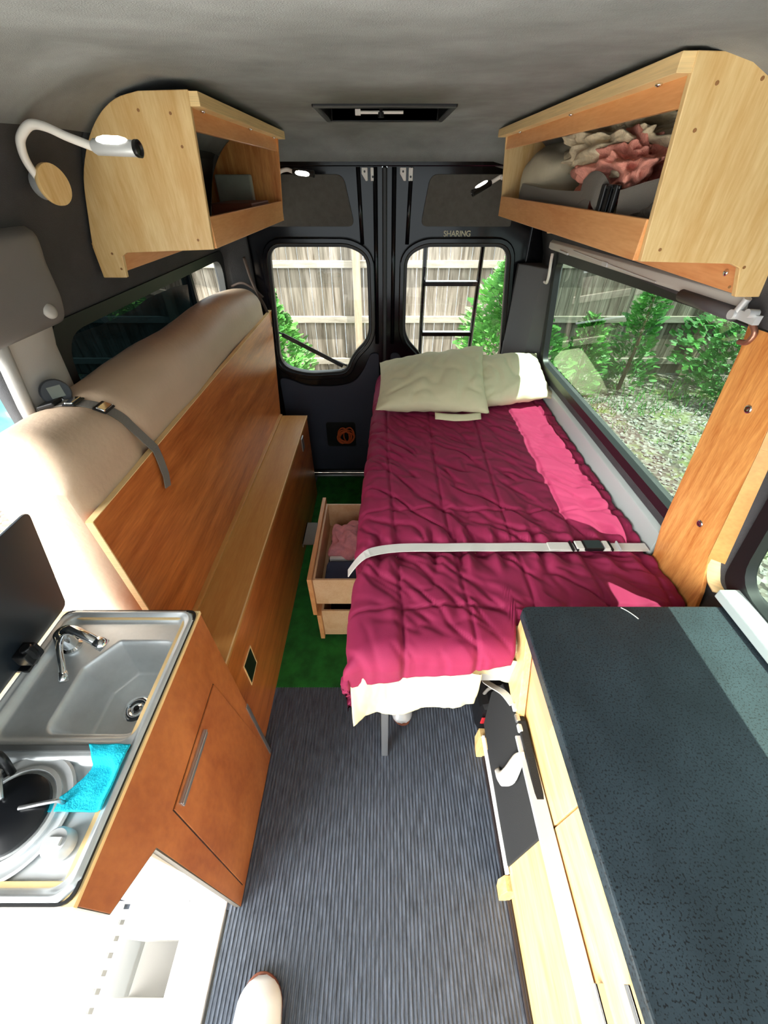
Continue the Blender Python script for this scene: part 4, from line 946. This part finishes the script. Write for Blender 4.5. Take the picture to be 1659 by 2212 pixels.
def shrub(c,h,r,n,m,label,seed,shape='cone',leaf=.055):
    rr=random.Random(seed); root=empty('shrub',c); tag(root,label,'shrub','shrubs along the fence'); c=Vector(c)
    b=MB(); b.tube([c,c+Vector((.02,0,h*.4)),c+Vector((0,.02,h*.85))],[.03,.02,.006],7); b.build('trunk',bark,root,smooth=True)
    b=MB()
    for i in range(n):
        t=rr.random()**.8; z=h*(.03+.95*t)
        if shape=='cone': rad=r*(1-t)**.75*(.65+.35*math.sin(min(1,t*6)*pi/2))
        else: rad=r*math.sqrt(max(.03,1-(2*t-1)**2*.9))
        a=rr.random()*2*pi; k=rr.random()**.35; lob=1+.25*math.sin(a*3+seed+z*6)
        p=c+Vector((math.cos(a)*rad*k*lob,math.sin(a)*rad*k*lob,z))
        d=Vector((math.cos(a),math.sin(a),.9*rr.random()-.05)).normalized(); sd=d.cross(Vector((rr.uniform(-1,1),rr.uniform(-1,1),rr.uniform(-.3,1)))).normalized()
        L=leaf*rr.uniform(.7,1.5)
        # a flat spray: a midrib with paired leaflets
        for j in range(5):
            q=p+d*L*(.15+.28*j)
            for s in (-1,1):
                dd=(d*.75+sd*s*.8).normalized(); e=dd.cross(d.cross(sd)).normalized(); l=L*(.62-.09*j); w=L*.16
                b.add([q,q+dd*l*.5+e*w,q+dd*l,q+dd*l*.5-e*w],[(0,1,2,3)])
    b.build('foliage',m,root)
shrub((-1.42,5.0,-.6),1.45,.58,2300,fol,'bright green shrub in front of the fence in the left rear window',3)
shrub((1.50,5.0,-.6),1.85,.80,3600,fol,'tall bright green conifer shrub behind the ladder',5)
shrub((3.35,5.45,-.6),1.55,.30,900,fol2,'slim dark green shrub near the middle of the side window view',8)
shrub((4.75,5.2,-.6),1.10,.75,2200,fol2,'wide bushy green shrub at the right of the side window view',9,'ball')
shrub((2.62,5.3,-.6),1.0,.36,900,fol,'green shrub at the far edge of the side window',12)
# grass tufts and pebbles along the fence
b=MB(); rr=random.Random(4)
for i in range(5200):
    x=rr.uniform(1.2,6.5); y=rr.uniform(1.6,5.7)
    if rr.random()>(.85 if y>4.6 else (.4 if noise.noise(Vector((x*.9,y*.9,0)))>.12 else .03)): continue
    h=rr.uniform(.04,.13)*(1.5 if y>4.6 else .8); a=rr.random()*6.3; w=.006
    dx,dy=math.cos(a)*w,math.sin(a)*w; lx,ly=rr.uniform(-.5,.5)*h,rr.uniform(-.5,.5)*h
    b.add([(x-dx,y-dy,-.61),(x+dx,y+dy,-.61),(x+lx,y+ly,-.61+h)],[(0,1,2)])
o=b.build('grass',fol); tag(o,'short green grass growing in the gravel outside','grass',kind='stuff')
b=MB()
for i in range(2600):
    x=rr.uniform(1.1,5.5); y=rr.uniform(1.2,4.9); s=rr.uniform(.008,.028); a=rr.random()*6.3
    M=Matrix.Translation((x,y,-.612))@Matrix.Rotation(a,4,'Z')
    vs=[(s,0,0),(.3*s,.8*s,0),(-.8*s,.5*s,0),(-.7*s,-.6*s,0),(.4*s,-.8*s,0),(.1*s,.1*s,.7*s)]
    b.add([M@Vector(q) for q in vs],[(0,1,5),(1,2,5),(2,3,5),(3,4,5),(4,0,5)])
o=b.build('gravel',mat('pale_gravel',S(160,158,154),.9,col2=S(84,79,74),vscale=30)); tag(o,'loose pale gravel on the ground outside the side window','gravel',kind='stuff')
# ladder on the right rear door, wiper on the left
root=empty('rear_ladder',(.39,2.65,.5)); tag(root,'black ladder mounted outside the right rear door','ladder')
for x in (.230,.552):
    b=MB(); b.tube([(x,2.65,.35),(x,2.65,1.75),(x,2.60,1.85)],.013,10); b.build('upright',gloss,root,smooth=True)
for z in (.662,.943,1.224,1.505):
    b=MB(); b.box(.235,.548,2.630,2.665,z-.010,z+.012); b.build('rung',gloss,root,bevel=.003); b=MB(); b.box(.240,.543,2.629,2.666,z+.0125,z+.015); b.build('tread_strip',alu,root)
b=MB(); b.tube([(-.665,2.50,1.010),(-.40,2.505,.865),(-.20,2.505,.775)],.006,8); wp=b.build('wiper',blackp,d1,smooth=True)
b=MB(); b.box(-.012,.012,-.003,.003,-.2,.2,Matrix.Translation((-.44,2.497,.888))@Matrix.Rotation(math.radians(-62),4,'Y')); b.build('blade',blackp,wp)
# teal object outside the sliding door
o=lump('tarp_bundle',(-2.62,2.56,.02),(.30,.24,.55),teal,21,.25,flat=.95); tag(o,'teal tarpaulin bundle outside the sliding door opening','tarp')
# ------------------------------------------------------------------ light
W=bpy.data.worlds.new('sky'); sc.world=W; W.use_nodes=True; nt=W.node_tree
bg=nt.nodes['Background']; tc=nt.nodes.new('ShaderNodeTexCoord')
def lobe(direction,a,b_,c0):
    dt=nt.nodes.new('ShaderNodeVectorMath'); dt.operation='DOT_PRODUCT'; dt.inputs[1].default_value=Vector(direction).normalized(); nt.links.new(tc.outputs['Generated'],dt.inputs[0])
    mr=nt.nodes.new('ShaderNodeMapRange'); mr.interpolation_type='SMOOTHSTEP'; mr.inputs[1].default_value=a; mr.inputs[2].default_value=b_; mr.inputs[3].default_value=0; mr.inputs[4].default_value=1
    nt.links.new(dt.outputs['Value'],mr.inputs[0])
    mu=nt.nodes.new('ShaderNodeVectorMath'); mu.operation='SCALE'; mu.inputs[0].default_value=c0; nt.links.new(mr.outputs[0],mu.inputs['Scale']); return mu
SKY=(1.9,2.08,2.16); GLOW=(22.5,22.2,21.4)
l1=lobe((-.72,-.58,.40),.86,.97,GLOW)  # bright patch added to the sky to light the van through the slider
ad=nt.nodes.new('ShaderNodeVectorMath'); ad.operation='ADD'; ad.inputs[1].default_value=SKY; nt.links.new(l1.outputs[0],ad.inputs[0])
nt.links.new(ad.outputs[0],bg.inputs[0]); bg.inputs[1].default_value=1.0
sd=bpy.data.lights.new('sun','SUN'); sd.energy=30; sd.angle=.009; sd.color=(1,.96,.88)
so=bpy.data.objects.new('sun',sd); COL.objects.link(so); so.location=(2,0,5)
so.rotation_euler=(-Vector((.31,-.16,.94))).to_track_quat('-Z','Y').to_euler()
# ------------------------------------------------------------------ camera
cd=bpy.data.cameras.new('camera'); co=bpy.data.objects.new('camera',cd); COL.objects.link(co)
cd.sensor_fit='HORIZONTAL'; cd.sensor_width=36; cd.lens=850/1659*36; cd.shift_x=-1.5/1659; cd.clip_start=.02; cd.clip_end=100
co.location=(0,0,1.70); co.rotation_euler=(pi/2-math.atan((1106-385)/850),0,0)
sc.camera=co
vs_=sc.view_settings; vs_.view_transform='Standard'; vs_.look='None'; vs_.exposure=0.0; vs_.gamma=1; vs_.use_curve_mapping=False
sc.cycles.max_bounces=10; sc.cycles.diffuse_bounces=5; sc.cycles.transparent_max_bounces=12
